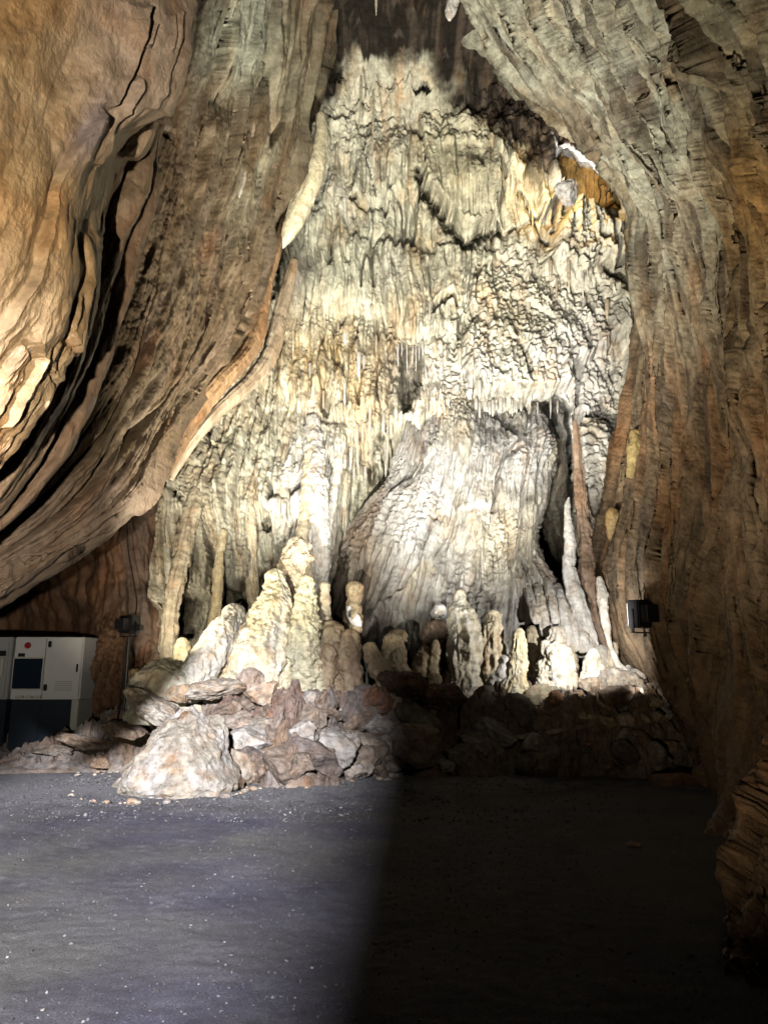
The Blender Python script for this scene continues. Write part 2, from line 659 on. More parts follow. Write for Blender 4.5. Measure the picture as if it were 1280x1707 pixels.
def back_wall():
    step = 1.55
    xs = np.arange(170, 1135, step)
    ys = np.arange(-90, 1262, step)
    px, py = np.meshgrid(xs, ys, indexing='ij')
    px0, py0 = px, py
    wx = 12 * fbm(px / 60, py / 60, 1.1, 4)
    wy = 26 * fbm(px / 45, py / 90, 5.7, 4)
    X_, Y_ = px + wx, py + wy
    Y = 16.6 + 0 * px
    Y -= 1.7 * sm(480, 230, px)                       # left side swings forward
    Y -= 1.6 * sm(1000, 1110, px)
    Y -= 4.2 * sm(230, -90, py) ** 1.3                 # vault closes over the top
    Y -= 1.2 * sm(900, 1200, py)
    Y += 0.9 * fbm(px / 260, py / 260, 2.2, 3)
    Y -= 0.5 * blob(px, py, 560, 430, 110, 120)
    bump = 0 * px
    # big curtains: raised inside, merging upward, cut off at the lower lip
    def curtain(poly, amt, y0, y1, soft=3.0, p=1.0):
        sd = poly_sd(X_, Y_, poly)
        ramp = sm(y0, y1, py) ** p
        return amt * sm(0, soft, sd) * ramp
    bump += curtain([(700, 200), (697, 290), (712, 335), (738, 378), (760, 405), (790, 408), (822, 398), (838, 330),
                     (832, 260), (812, 215)], 0.75, 190, 400, 9)
    bump += curtain([(800, 210), (818, 265), (845, 300), (868, 330), (872, 300), (850, 270), (825, 215)], 0.5, 200, 320, 4)
    bump += curtain([(868, 268), (885, 300), (893, 350), (898, 392), (915, 360), (935, 310), (925, 275), (890, 262)], 0.55,
                    240, 390, 4)
    bump += curtain([(600, 200), (588, 270), (583, 330), (600, 352), (640, 350), (676, 330), (690, 230)], 0.30, 200, 350, 12)
    bump += curtain([(468, 300), (470, 420), (478, 470), (520, 520), (600, 540), (640, 545), (662, 575), (700, 570),
                     (760, 570), (812, 500), (838, 420), (700, 420), (590, 400), (560, 340)], 0.30, 300, 560, 16)
    bump += curtain([(452, 560), (452, 640), (490, 700), (530, 712), (575, 720), (610, 705), (640, 690), (655, 640),
                     (658, 560), (625, 520), (560, 520), (500, 540)], 0.28, 500, 720, 20)
    bump += curtain([(350, 640), (300, 700), (268, 790), (270, 870), (262, 1010), (300, 1045), (345, 1010), (385, 1030),
                     (420, 980), (470, 960), (540, 990), (552, 900), (552, 780), (610, 720), (520, 700), (450, 640),
                     (400, 610)], 0.8, 640, 900, 20)
    bump += curtain([(440, 720), (430, 790), (445, 860), (470, 930), (520, 960), (548, 930), (560, 820), (590, 760),
                     (560, 700), (480, 690)], 0.35, 690, 900, 8)
    bump += curtain([(765, 585), (772, 640), (792, 684), (830, 676), (890, 672), (935, 676), (950, 720),
                     (948, 640), (1000, 600), (1045, 560), (1045, 440), (960, 400), (840, 420), (800, 500), (765, 575)],
                    0.75, 420, 690, 12)
    bump += curtain([(955, 560), (948, 640), (956, 720), (966, 800), (975, 860), (990, 880), (1006, 850), (1024, 780),
                     (1040, 700), (1050, 620), (1045, 560)], 0.8, 560, 860, 10)
    led = sm(0, 26, poly_sd(X_, Y_, [(940, 345), (905, 420), (895, 470), (960, 500), (1030, 470), (1042, 400), (1005, 362), (965, 335)]))
    bump += 0.9 * led * (0.7 + 0.6 * np.abs(fbm(px / 30, py / 30, 4.4, 3)))
    # recesses
    def hole(poly, amt, soft):
        return amt * sm(0, soft, poly_sd(X_, Y_, poly))
    Y += hole([(656, 576), (655, 640), (662, 700), (690, 690), (706, 650), (708, 600), (700, 580)], 1.5, 22)
    Y += hole([(560, 720), (552, 800), (548, 900), (545, 1080), (940, 1080), (955, 900), (948, 720), (900, 676), (720, 690),
               (650, 700)], 1.0, 85)
    Y += hole([(876, 676), (890, 800), (880, 900), (880, 1020), (948, 1020), (952, 900), (956, 800), (944, 690), (915, 668)],
              2.6, 14)
    Y += hole([(682, 150), (690, 162), (712, 168), (720, 158), (712, 150)], 0.9, 4)
    Y += hole([(915, 235), (960, 262), (1008, 305), (1034, 362), (985, 358), (940, 335), (925, 290)], 1.6, 12)
    Y += hole([(372, 985), (370, 1022), (395, 1040), (412, 1010), (408, 988)], 0.9, 6)
    Y += hole([(290, 1010), (288, 1060), (330, 1072), (350, 1040), (346, 1000), (320, 1015)], 0.9, 6)
    Y += hole([(448, 890), (446, 905), (458, 912), (468, 900), (464, 888)], 0.6, 4)
    Y += hole([(585, 335), (583, 344), (598, 342), (596, 333)], 0.4, 3)
    Y += hole([(980, 470), (1000, 480), (1060, 520), (1045, 460)], 0.5, 8)
    # cracks along curtain lips
    for ln, wd, dp in [([(695, 292), (705, 325), (722, 350), (738, 378), (755, 400), (770, 428), (800, 402), (823, 396)], 6, 1.0),
                       ([(590, 340), (600, 352), (640, 352)], 3, .2),
                       ([(862, 330), (890, 400), (905, 430)], 3, .35),
                       ([(838, 400), (880, 388), (900, 370)], 4, .3),
                       ([(798, 455), (780, 490), (770, 530), (765, 570)], 3, .3),
                       ([(905, 430), (925, 400), (945, 345)], 5, .35),
                       ([(470, 410), (462, 470), (455, 560)], 4, .4),
                       ([(380, 700), (378, 780), (384, 860)], 4, .3),
                       ([(300, 820), (330, 860), (340, 900)], 4, .25),
                       ([(650, 560), (655, 640), (640, 720), (620, 800)], 6, .4),
                       ([(850, 560), (862, 600), (876, 640)], 4, .35)]:
        d, _, al = seg_dist(X_, Y_, ln)
        Y += dp * np.exp(-(d / wd) ** 2) * (0.4 + 0.6 * np.abs(perlin(px / 14, py / 14, 3.3)) * 2)
    G0 = P(px0, py0, Y)
    U = G0[..., 0]
    V = -G0[..., 2]
    # ---- surface relief in metres
    tex = 0 * px
    warp = 0.25 * fbm(U * 0.7, V * 0.5, 9.0, 2)
    wavy = U + warp
    m_pop = np.clip(sm(0, 40, poly_sd(X_, Y_, [(690, 590), (770, 480), (830, 400), (900, 400), (1045, 400), (1050, 620),
                                             (1040, 800), (975, 880), (950, 720), (930, 680), (720, 690)])), 0, 1)
    m_top = sm(300, 120, py)
    m_flute = np.clip(1 - 0.75 * m_pop - 0.8 * m_top, 0, 1)
    m_low = sm(600, 760, py) * (1 - m_pop)
    f_a = billow(wavy * 2.6, V * 0.30, 1.0, 3)
    f_b = billow(wavy * 6.0 + 3, V * 0.28, 2.0, 2)
    tex += m_flute * (0.26 * f_a + 0.13 * f_b)
    tex += (0.05 + 0.13 * m_flute * sm(440, 640, py)) * drip_rows(wavy, V, 8.0, 0.7, 3)
    tex += 0.045 * m_flute * billow(wavy * 12, V * 0.3, 2.9, 2)
    tex += 0.085 * drip_rows(wavy + 5, V, 14, 1.2, 5) * (0.35 + 0.65 * sm(430, 620, py)) * (1 - 0.5 * m_pop)
    tex += 0.22 * m_pop * drip_rows(wavy, V, 3.2, 0.75, 8)
    f1, f2, cid = worley(wavy * 9.5 + 0.4 * fbm(U * 3, V * 3, 2.0, 2), V * 6.5, 3)
    tex += m_pop * 0.10 * np.clip(1 - f1 * 1.15, 0, 1) ** 0.8
    f1, f2, cid = worley(wavy * 13, V * 11, 4)
    pops = sm(-0.05, 0.35, fbm(U * 0.9, V * 0.6, 6.0, 3)) * sm(380, 560, py)
    tex += (m_pop * 0.05 + pops * 0.06) * np.clip(1 - f1 * 1.2, 0, 1)
    tex += m_top * 0.40 * fbm(U * 1.8, V * 1.8, 3.0, 5) + m_top * 0.42 * (billow(U * 2.2, V * 2.4, 3.9, 4, 0.6) - 0.4)
    tex += 0.05 * fbm(U * 5, V * 3, 4.0, 4) + 0.02 * fbm(U * 18, V * 12, 5.0, 2)
    smo = np.clip(sm(0, 14, poly_sd(X_, Y_, [(708, 230), (700, 290), (738, 378), (760, 400), (790, 404), (820, 392), (834, 330), (828, 250)])) + sm(0, 10, poly_sd(X_, Y_, [(872, 272), (888, 300), (898, 385), (915, 355), (930, 300)])) + 0.6 * blob(px, py, 560, 440, 70, 60), 0, 1)
    tex += 0.16 * smo * billow(U * 2.6, V * 0.06, 71.0, 3)
    gr = 1 - np.abs(perlin(U * 1.5 + fbm(U, V * 0.4, 7.7, 2), V * 0.22, 17.5)) * 1.8
    tex -= 0.42 * sm(0.86, 1.0, gr) * sm(-0.1, 0.25, fbm(U * 0.8, V * 0.8, 19.0, 2)) * (1 - 0.8 * m_top)
    # streaked area at lower left: finer, fanning strands
    G1 = G0.copy()
    N = toward_cam(G1, normals(P(px0, py0, 16.5 + 0 * px)))
    G1 = G0 + N * (bump + 1.25 * tex * (1 - 0.5 * smo))[..., None]
    G1 = relief(G1, 0.04, 2.5, 0.03, 9.0, 0.016, 28.0, 0.16, 3.0)
    WALL['Y'] = G1[..., 1].copy()
    # ---- mineral colours
    cream = np.array([0.72, 0.69, 0.53])
    c = cream * np.ones(px.shape + (3,))
    n1 = fbm(U * 1.2, V * 0.5, 11.0, 4)
    n2 = fbm(wavy * 3.5, V * 0.35, 12.0, 3)
    n3 = fbm(U * 0.5, V * 0.4, 13.0, 3)
    c = mix(c, (0.54, 0.52, 0.38), sm(-0.05, 0.35, n3) * 0.7)
    c = mix(c, (0.66, 0.43, 0.24), sm(0.1, 0.4, n2) * 0.55)
    c = mix(c, (0.74, 0.70, 0.60), sm(0.05, 0.4, n1) * 0.6)
    c = mix(c, (0.24, 0.21, 0.15), sm(0.10, 0.32, fbm(wavy * 8, V * 0.7, 117.0, 3)) * 0.65 * (1 - smo) * sm(380, 560, py))
    c = mix(c, (0.16, 0.13, 0.10), sm(0.22, 0.36, fbm(U * 7, V * 7, 118.0, 4)) * 0.8 * sm(420, 620, py))
    c = mix(c, (0.40, 0.38, 0.28), sm(0.05, 0.30, fbm(wavy * 5, V * 0.5, 119.0, 3)) * 0.5 * (1 - smo))
    # yellow clean curtain
    c = mix(c, (0.72, 0.66, 0.42), blob(px, py, 765, 310, 75, 100) * 0.8)
    # ochre curtain
    c = mix(c, (0.52, 0.38, 0.19), np.clip(blob(px, py, 560, 630, 110, 85) * 1.2, 0, 1) * 0.8 * (0.6 + sm(-.3, .3, n2)))
    c = mix(c, (0.50, 0.36, 0.20), blob(px, py, 380, 600, 60, 130, 20) * 0.6)
    # grey-green upper left
    c = mix(c, (0.46, 0.46, 0.34), blob(px, py, 560, 440, 100, 120) * 0.7)
    # grey region in the centre and white on the right
    c = mix(c, (0.60, 0.58, 0.54), blob(px, py, 760, 640, 120, 60) * 0.7)
    c = mix(c, (0.78, 0.75, 0.70), np.clip(blob(px, py, 960, 640, 75, 190) * 1.1, 0, 1))
    c = mix(c, (0.70, 0.66, 0.50), blob(px, py, 900, 480, 130, 90) * 0.6)
    c = mix(c, (0.80, 0.78, 0.74), np.clip(blob(px, py, 525, 850, 40, 120) * 1.1, 0, 1))
    c = mix(c, (0.66, 0.56, 0.38), blob(px, py, 330, 850, 60, 180) * 0.6)
    # the dark porous rock at the top, with shade under the arch painted in
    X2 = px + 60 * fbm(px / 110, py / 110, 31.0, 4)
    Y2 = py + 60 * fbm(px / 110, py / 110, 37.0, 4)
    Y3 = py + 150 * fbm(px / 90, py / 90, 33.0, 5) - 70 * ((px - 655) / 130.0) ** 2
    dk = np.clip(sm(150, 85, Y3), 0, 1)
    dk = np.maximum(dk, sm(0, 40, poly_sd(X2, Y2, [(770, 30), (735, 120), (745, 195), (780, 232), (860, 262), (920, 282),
                                                   (1010, 300), (1010, 20)])))  # shade wedge under the arch, put into the colour
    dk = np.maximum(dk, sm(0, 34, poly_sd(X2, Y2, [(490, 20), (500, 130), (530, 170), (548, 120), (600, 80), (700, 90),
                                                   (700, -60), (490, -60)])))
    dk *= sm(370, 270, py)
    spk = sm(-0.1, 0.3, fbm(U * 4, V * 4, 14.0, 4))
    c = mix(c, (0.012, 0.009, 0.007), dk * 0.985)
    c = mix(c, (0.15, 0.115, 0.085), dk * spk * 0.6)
    # manganese black blotches
    bl = sm(0.28, 0.5, fbm(px / 38, py / 30, 17.0, 4)) * 0.7
    bl = np.maximum(bl, blob(X2, Y2, 500, 480, 34, 60) * 0.75)
    bl = np.maximum(bl, blob(X2, Y2, 900, 415, 12, 50, 15) * 0.8)
    bl = np.maximum(bl, blob(X2, Y2, 1000, 560, 40, 50) * 0.55)
    bl = np.maximum(bl, blob(X2, Y2, 1050, 470, 22, 60) * 0.8)
    bl = np.maximum(bl, blob(X2, Y2, 640, 620, 26, 60) * 0.4)
    c = mix(c, (0.13, 0.11, 0.09), np.clip(bl, 0, 1))
    # amber lamplight and white glare of the gallery, painted into the rock colour
    c = mix(c, (0.70, 0.42, 0.14), sm(0, 10, poly_sd(px, py, [(922, 250), (960, 262), (1008, 300), (1034, 362), (975, 362),
                                                            (940, 335), (925, 290)])))
    c = mix(c, (0.85, 0.84, 0.82), sm(0, 5, poly_sd(px, py, [(912, 228), (945, 246), (985, 275), (1012, 312), (985, 300), (945, 274), (922, 252)])))
    # brown rock towards the left and right edges
    c = mix(c, (0.26, 0.16, 0.10), sm(290, 245, X2) * sm(700, 780, py))
    c = mix(c, (0.25, 0.18, 0.11), sm(1040, 1075, X2))
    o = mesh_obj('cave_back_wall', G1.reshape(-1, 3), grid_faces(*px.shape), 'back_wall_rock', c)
    tag(o, 'tall cream and grey flowstone wall closing the far end of the cave', 'cave wall', kind='structure')


back_wall()


SURF = {}


def surf_y(name, x, y):
    a, b, c = SURF[name]
    d = (a - x) ** 2 + (b - y) ** 2
    k = d < 260
    if not k.any():
        return float(c[np.argmin(d)])
    return float(np.percentile(c[k], 15))


# ================================================================== loft masses
def lofted(name, rails, nu, nv, disp, colour, mat, weights=None, centre=None, rel=(0.05, 1.3, 0.022, 5.0, 0.009, 22.0, 0.25, 5.0)):
    G = loft(rails, nu, nv, weights)
    U, V = UV(G)
    px, py = PIX(G)
    N = toward_cam(G, normals(G))
    D = disp(U, V, px, py, G)
    G2 = G + N * (D - (np.median(D) if centre is None else centre))[..., None]
    G2 = relief(G2, *rel)
    c = colour(U, V, px, py, G)
    qx, qy = PIX(G2[::3, ::3])
    SURF[name] = (qx.ravel(), qy.ravel(), G2[::3, ::3, 1].ravel())
    return mesh_obj(name, G2.reshape(-1, 3), grid_faces(nu, nv), mat, c)


def sheets(a, V, seed, ramp=1.0):
    """thin overlapping rock sheets: a slow rise, then a sharp drop, broken up along the flow"""
    t = a + 0.55 * fbm(a * 0.35, V * 0.16, seed, 3) * 2 + 0.10 * fbm(a * 2, V * 0.9, seed + 4, 3)
    k = np.floor(t)
    f = t - k
    amp = _perm[(k.astype(np.int64) + int(seed)) & 255] / 256.0
    brk = sm(-0.25, 0.15, fbm(k * 3.7, V * 0.45, seed + 2, 2))
    return (0.35 + 0.65 * amp) * (0.25 + 0.75 * brk) * f ** ramp * (1 - sm(0.93, 1.0, f))


def steps(px, py, lines, seed=0, wob=5.0):
    """sheet edges: the side given by sign stands proud of the other and melts back into the surface"""
    x = px + 1.5 * wob * fbm(px / 75, py / 75, seed + 0.3, 2)
    y = py + 1.5 * wob * fbm(px / 75, py / 75, seed + 9.3, 2)
    h = 0 * px
    for line, amt, width, side in lines:
        d, s, al = seg_dist(x, y, line)
        inside = (s * side) > 0
        fade = sm(0, 0.08, al) * (1 - sm(0.93, 1, al))
        sd = np.where(inside, d, -d)
        h = h + 0.75 * amt * np.exp(-(d / width)) * sm(-1.5, 4.0, sd) * fade
        h = h - 0.35 * amt * np.exp(-(d / (width * 0.25)) ** 2) * sm(1.0, -3.0, sd) * fade
    return h


# ---- mass B: the big brown drape in the middle left
B_OUT = [(560, -120, 12.5), (530, -40, 12.8), (522, 60, 13.2), (508, 140, 13.3), (496, 240, 13.2), (468, 330, 13.0),
         (440, 420, 12.6), (418, 500, 12.2), (385, 580, 11.6), (330, 655, 10.8), (292, 720, 10.0), (262, 785, 9.5),
         (238, 832, 9.2), (160, 893, 8.6), (60, 958, 8.1), (-20, 1005, 7.8), (-120, 1060, 7.4)]


def mass_b():
    b1 = [(470, -120, 10.6), (440, -20, 11.0), (410, 120, 11.2), (385, 260, 11.1), (355, 400, 10.8), (325, 520, 10.3),
          (280, 640, 9.6), (235, 740, 9.0), (170, 830, 8.5), (90, 890, 8.1), (0, 945, 7.7), (-120, 1010, 7.3)]
    b2 = [(390, -120, 9.6), (370, -20, 9.9), (345, 120, 10.0), (315, 260, 9.9), (275, 400, 9.5), (235, 520, 9.1),
          (190, 640, 8.6), (130, 740, 8.2), (70, 820, 7.9), (0, 880, 7.6), (-60, 915, 7.4), (-140, 960, 7.1)]
    b3 = [(300, -120, 9.3), (290, -20, 9.4), (270, 120, 9.4), (235, 260, 9.2), (185, 400, 8.9), (140, 520, 8.5),
          (90, 640, 8.1), (40, 720, 7.8), (-20, 780, 7.6), (-90, 850, 7.3), (-150, 890, 7.1), (-200, 930, 6.9)]
    b4 = [(x - 160, y - 30, Y + 0.6) for x, y, Y in b3]
    back = [(x - 14 - 8 * (y > 800), y - 10 * (y > 700), Y + 2.6) for x, y, Y in B_OUT]
    back2 = [(x - 60, y - 55 * (y > 700), Y + 5.0) for x, y, Y in B_OUT]

    ribs = [
        ([(478, 30), (455, 90), (430, 150), (412, 200), (405, 250), (385, 320), (352, 380)], 0.45, 30, 1),
        ([(520, 40), (505, 80), (492, 130), (470, 190), (455, 250), (440, 300), (420, 350), (405, 420)], 0.55, 28, 1),
        ([(440, 0), (415, 60), (392, 110), (376, 140)], 0.8, 50, 1),
        ([(385, 150), (372, 250), (352, 330), (345, 380)], 0.2, 40, 1),
        ([(345, 300), (340, 420), (310, 520), (290, 600)], 0.14, 50, 1),
        ([(410, 440), (395, 520), (345, 600), (300, 650), (285, 730), (250, 800)], 0.35, 30, 1),
        ([(440, 330), (425, 400), (418, 460), (400, 520)], 0.35, 20, 1),
    ]

    def disp(U, V, px, py, G):
        top = sm(420, 150, py) * sm(330, 420, px)
        wv = U + 0.35 * fbm(U * 0.5, V * 0.35, 20.1, 3)
        h = 0.35 * fbm(U * 0.45, V * 0.22, 21.0, 3)
        h = h + (0.10 + 0.12 * top) * billow(wv * 1.1, V * 0.10, 22.0, 3)
        h = h + 0.045 * billow(wv * 4.2, V * 0.25, 23.0, 3)
        low = sm(560, 900, py)
        h = h + 0.045 * (0.4 + low) * billow(wv * 9.0, V * 0.6, 24.0, 2)
        h = h + 0.05 * fbm(U * 6, V * 2.6, 25.0, 4)
        right = sm(-60, 60, px - (470 - 0.28 * py))
        top2 = sm(640, 330, py) * sm(300, 380, px)
        h = h + (0.10 + 0.42 * top2 + 0.10 * right) * sheets(-U * 1.7, V, 31)
        h = h + (0.03 + 0.12 * top2 + 0.05 * low) * sheets(-U * 5.0, V, 47)
        gr = 1 - np.abs(perlin(U * 1.3 + 0.5 * fbm(U, V * .3, 7.7, 2), V * 0.14, 57.5)) * 1.8
        h = h - 0.22 * sm(0.90, 1.0, gr)
        return h

    def colour(U, V, px, py, G):
        c = np.array([0.16, 0.112, 0.064]) * np.ones(px.shape + (3,))
        n = fbm(U * 1.0, V * 0.3, 26.0, 4)
        c = mix(c, (0.15, 0.115, 0.068), sm(-0.1, 0.3, n) * 0.8)
        c = mix(c, (0.22, 0.155, 0.10), sm(0.05, 0.4, fbm(U * 2.2, V * 0.4, 27.0, 4)) * 0.7)
        c = mix(c, (0.26, 0.14, 0.075), sm(0.2, 0.42, fbm(U * 1.6, V * 0.6, 28.0, 3)) * 0.7)
        c = mix(c, (0.11, 0.08, 0.055), sm(0.05, 0.30, fbm(U * 4.0, V * 0.22, 128.0, 3)) * 0.6)
        g = np.clip(blob(px, py, 395, 50, 55, 90, 15) * 1.4, 0, 1)
        c = mix(c, (0.46, 0.47, 0.36), g)
        c = mix(c, (0.38, 0.35, 0.24), np.clip(blob(px, py, 450, 200, 60, 170, 15), 0, 1) * sm(-.25, .2, n))
        c = mix(c, (0.46, 0.34, 0.25), sm(720, 900, py) * 0.55)
        return c
    o = lofted('cave_left_drape', [b4, b3, b2, b1, B_OUT, back, back2], 430, 760, disp, colour, 'fold_rock',
               weights=[0.35, 0.9, 1.1, 1.2, 1.5, 0.6], rel=(0.05, 1.3, 0.018, 5.0, 0.010, 24.0, 0.2, 5.0))
    tag(o, 'big smooth brown rock drape sweeping down to the lower left over the alcove', 'cave wall', kind='structure')


mass_b()


# ---- mass A: the orange lobe in the left foreground
A_EDGE = [(345, -120, 6.3), (335, -20, 6.2), (322, 60, 6.1), (303, 130, 6.0), (283, 186, 6.0), (268, 192, 6.0), (236, 212, 5.95),
          (194, 238, 5.9), (172, 290, 5.85), (158, 350, 5.8), (156, 420, 5.7), (150, 480, 5.65), (142, 545, 5.6),
          (108, 610, 5.5), (98, 650, 5.5), (68, 700, 5.4), (34, 748, 5.3), (0, 786, 5.2), (-60, 850, 5.1), (-120, 900, 5.0)]


def mass_a():
    a3 = [(245, -120, 5.5), (235, -20, 5.4), (222, 80, 5.35), (200, 160, 5.3), (170, 230, 5.25), (140, 320, 5.2),
          (120, 420, 5.1), (95, 520, 5.05), (60, 610, 5.0), (20, 690, 4.9), (-30, 750, 4.85), (-90, 810, 4.8), (-150, 860, 4.7)]
    a2 = [(140, -120, 5.0), (130, -20, 4.95), (115, 100, 4.9), (90, 230, 4.8), (60, 360, 4.7), (25, 480, 4.65),
          (-20, 590, 4.6), (-80, 690, 4.5), (-160, 780, 4.4), (-220, 830, 4.4)]
    a1 = [(-10, -120, 4.5), (-20, 100, 4.4), (-50, 300, 4.3), (-110, 480, 4.2), (-180, 620, 4.1), (-260, 720, 4.0), (-330, 800, 4.0)]
    a0 = [(-300, -120, 3.8), (-310, 100, 3.8), (-340, 300, 3.7), (-400, 480, 3.6), (-480, 620, 3.5), (-560, 700, 3.5), (-640, 780, 3.5)]
    back = [(x - 8, y - 4, Y + 0.7) for x, y, Y in A_EDGE]
    back2 = [(x - 60, y - 30, Y + 1.6) for x, y, Y in A_EDGE]
    folds = [
        ([(247, 0), (238, 60), (228, 110), (212, 150), (200, 185)], 0.16, 26, -1),
        ([(262, 40), (255, 70), (252, 80)], 0.08, 16, -1),
        ([(292, 20), (285, 90)], 0.06, 14, -1),
        ([(308, 10), (298, 80), (282, 170)], 0.07, 14, -1),
        ([(240, 120), (238, 150), (225, 190), (190, 225), (172, 280)], 0.12, 20, -1),
        ([(176, 178), (150, 205), (122, 250), (100, 300), (78, 370), (60, 440), (40, 480), (20, 520), (0, 560)], 0.10, 55, 1),
        ([(150, 380), (140, 470), (120, 520), (112, 600)], 0.08, 18, 1),
        ([(40, 560), (60, 600), (50, 640), (20, 680), (0, 720)], 0.12, 22, 1),
        ([(90, 560), (75, 600), (100, 640)], 0.07, 16, 1),
    ]

    def disp(U, V, px, py, G):
        h = 0.20 * fbm(U * 0.8, V * 0.5, 40.0, 3)
        h = h + 0.10 * billow(U * 1.3 + 0.3 * fbm(U, V, 41.2, 2), V * 0.45, 41.0, 3)
        h = h + 0.035 * fbm(U * 4, V * 2.2, 42.0, 5)
        low = sm(420, 620, py)
        h = h + (0.02 + 0.05 * low) * billow(U * 4, V * 1.8, 43.0, 3)
        h = h + steps(px, py, folds, 5, 7)
        h = h + 0.10 * blob(px, py, 158, 200, 14, 36, 25)
        return h

    def colour(U, V, px, py, G):
        c = np.array([0.52, 0.345, 0.17]) * np.ones(px.shape + (3,))
        n = fbm(U * 0.9, V * 0.5, 45.0, 4)
        c = mix(c, (0.62, 0.45, 0.26), sm(-0.1, 0.3, n) * 0.8)
        c = mix(c, (0.52, 0.29, 0.11), sm(0.0, 0.4, fbm(U * 1.5, V * 0.7, 46.0, 4)) * 0.7)
        c = mix(c, (0.66, 0.51, 0.39), sm(60, 220, px) * 0.8 * sm(330, 150, py))
        c = mix(c, (0.40, 0.32, 0.31), np.clip(blob(px, py, 152, 215, 20, 60, 25) * 1.3, 0, 1) * 0.85)
        c = mix(c, (0.30, 0.2, 0.12), sm(0.25, 0.45, fbm(U * 3, V * 2, 47.0, 4)) * 0.5)
        return c
    o = lofted('cave_left_lobe', [a0, a1, a2, a3, A_EDGE, back, back2], 400, 640, disp, colour, 'left_rock',
               weights=[0.2, 0.8, 1.1, 1.2, 1.3, 0.5], rel=(0.04, 1.0, 0.012, 4.0, 0.006, 20.0, 0.3, 5.0))
    tag(o, 'close orange rock lobe filling the upper left of the view', 'cave wall', kind='structure')
    # the thinner sheets tucked behind its edge
    e1 = [(292, 60, 6.9), (275, 192, 6.9), (262, 200, 6.8), (250, 235, 6.8), (232, 262, 6.8), (208, 268, 6.75), (196, 305, 6.7), (176, 352, 6.6),
          (166, 420, 6.5), (160, 490, 6.4), (150, 560, 6.3), (116, 655, 6.2), (62, 742, 6.0), (0, 822, 5.9), (-60, 885, 5.8), (-120, 930, 5.7)]
    e2 = [(295, 60, 7.5), (282, 160, 7.5), (264, 205, 7.4), (258, 245, 7.4), (254, 282, 7.3), (243, 335, 7.2), (216, 400, 7.1), (188, 480, 6.9),
          (166, 548, 6.8), (122, 664, 6.6), (72, 762, 6.4), (0, 850, 6.2), (-60, 905, 6.1), (-120, 950, 6.0)]
    e3 = [(300, 60, 7.9), (290, 160, 7.9), (262, 250, 7.8), (262, 300, 7.7), (255, 345, 7.6), (238, 410, 7.5), (212, 500, 7.3), (186, 570, 7.2),
          (150, 670, 7.0), (104, 775, 6.8), (30, 858, 6.6), (-40, 915, 6.4), (-110, 960, 6.2)]

    def dS(seed):
        def d(U, V, px, py, G):
            return (0.10 * fbm(U * 1.2, V * 0.5, seed, 3) + 0.08 * billow(U * 3, V * 0.3, seed + 1, 3)
                    + 0.02 * fbm(U * 8, V * 4, seed + 2, 3))
        return d

    def cS(seed, base):
        def f(U, V, px, py, G):
            c = np.array(base) * np.ones(px.shape + (3,))
            c = mix(c, (0.30, 0.20, 0.13), sm(-0.1, 0.3, fbm(U * 2, V * 0.5, seed + 4, 4)) * 0.6)
            return c
        return f
    for k, (e, base) in enumerate([(e1, (0.50, 0.35, 0.22)), (e2, (0.42, 0.29, 0.18)), (e3, (0.36, 0.24, 0.15))]):
        inner2 = [(x - 90, y - 20, Y - 0.05) for x, y, Y in e]
        inner = [(x - 34, y - 10, Y - 0.10) for x, y, Y in e]
        bk = [(x - 8, y - 3, Y + 0.45) for x, y, Y in e]
        bk2 = [(x - 50, y - 10, Y + 0.8) for x, y, Y in e]
        o = lofted('cave_rock_sheet', [inner2, inner, e, bk, bk2], 90, 460, dS(50 + 5 * k), cS(50 + 5 * k, base), 'left_rock',
                   weights=[0.6, 1.3, 1.4, 0.5])
        tag(o, ['upper', 'middle', 'lowest'][k] + ' thin brown rock sheet tucked behind the orange lobe edge', 'cave wall',
            kind='structure')


mass_a()


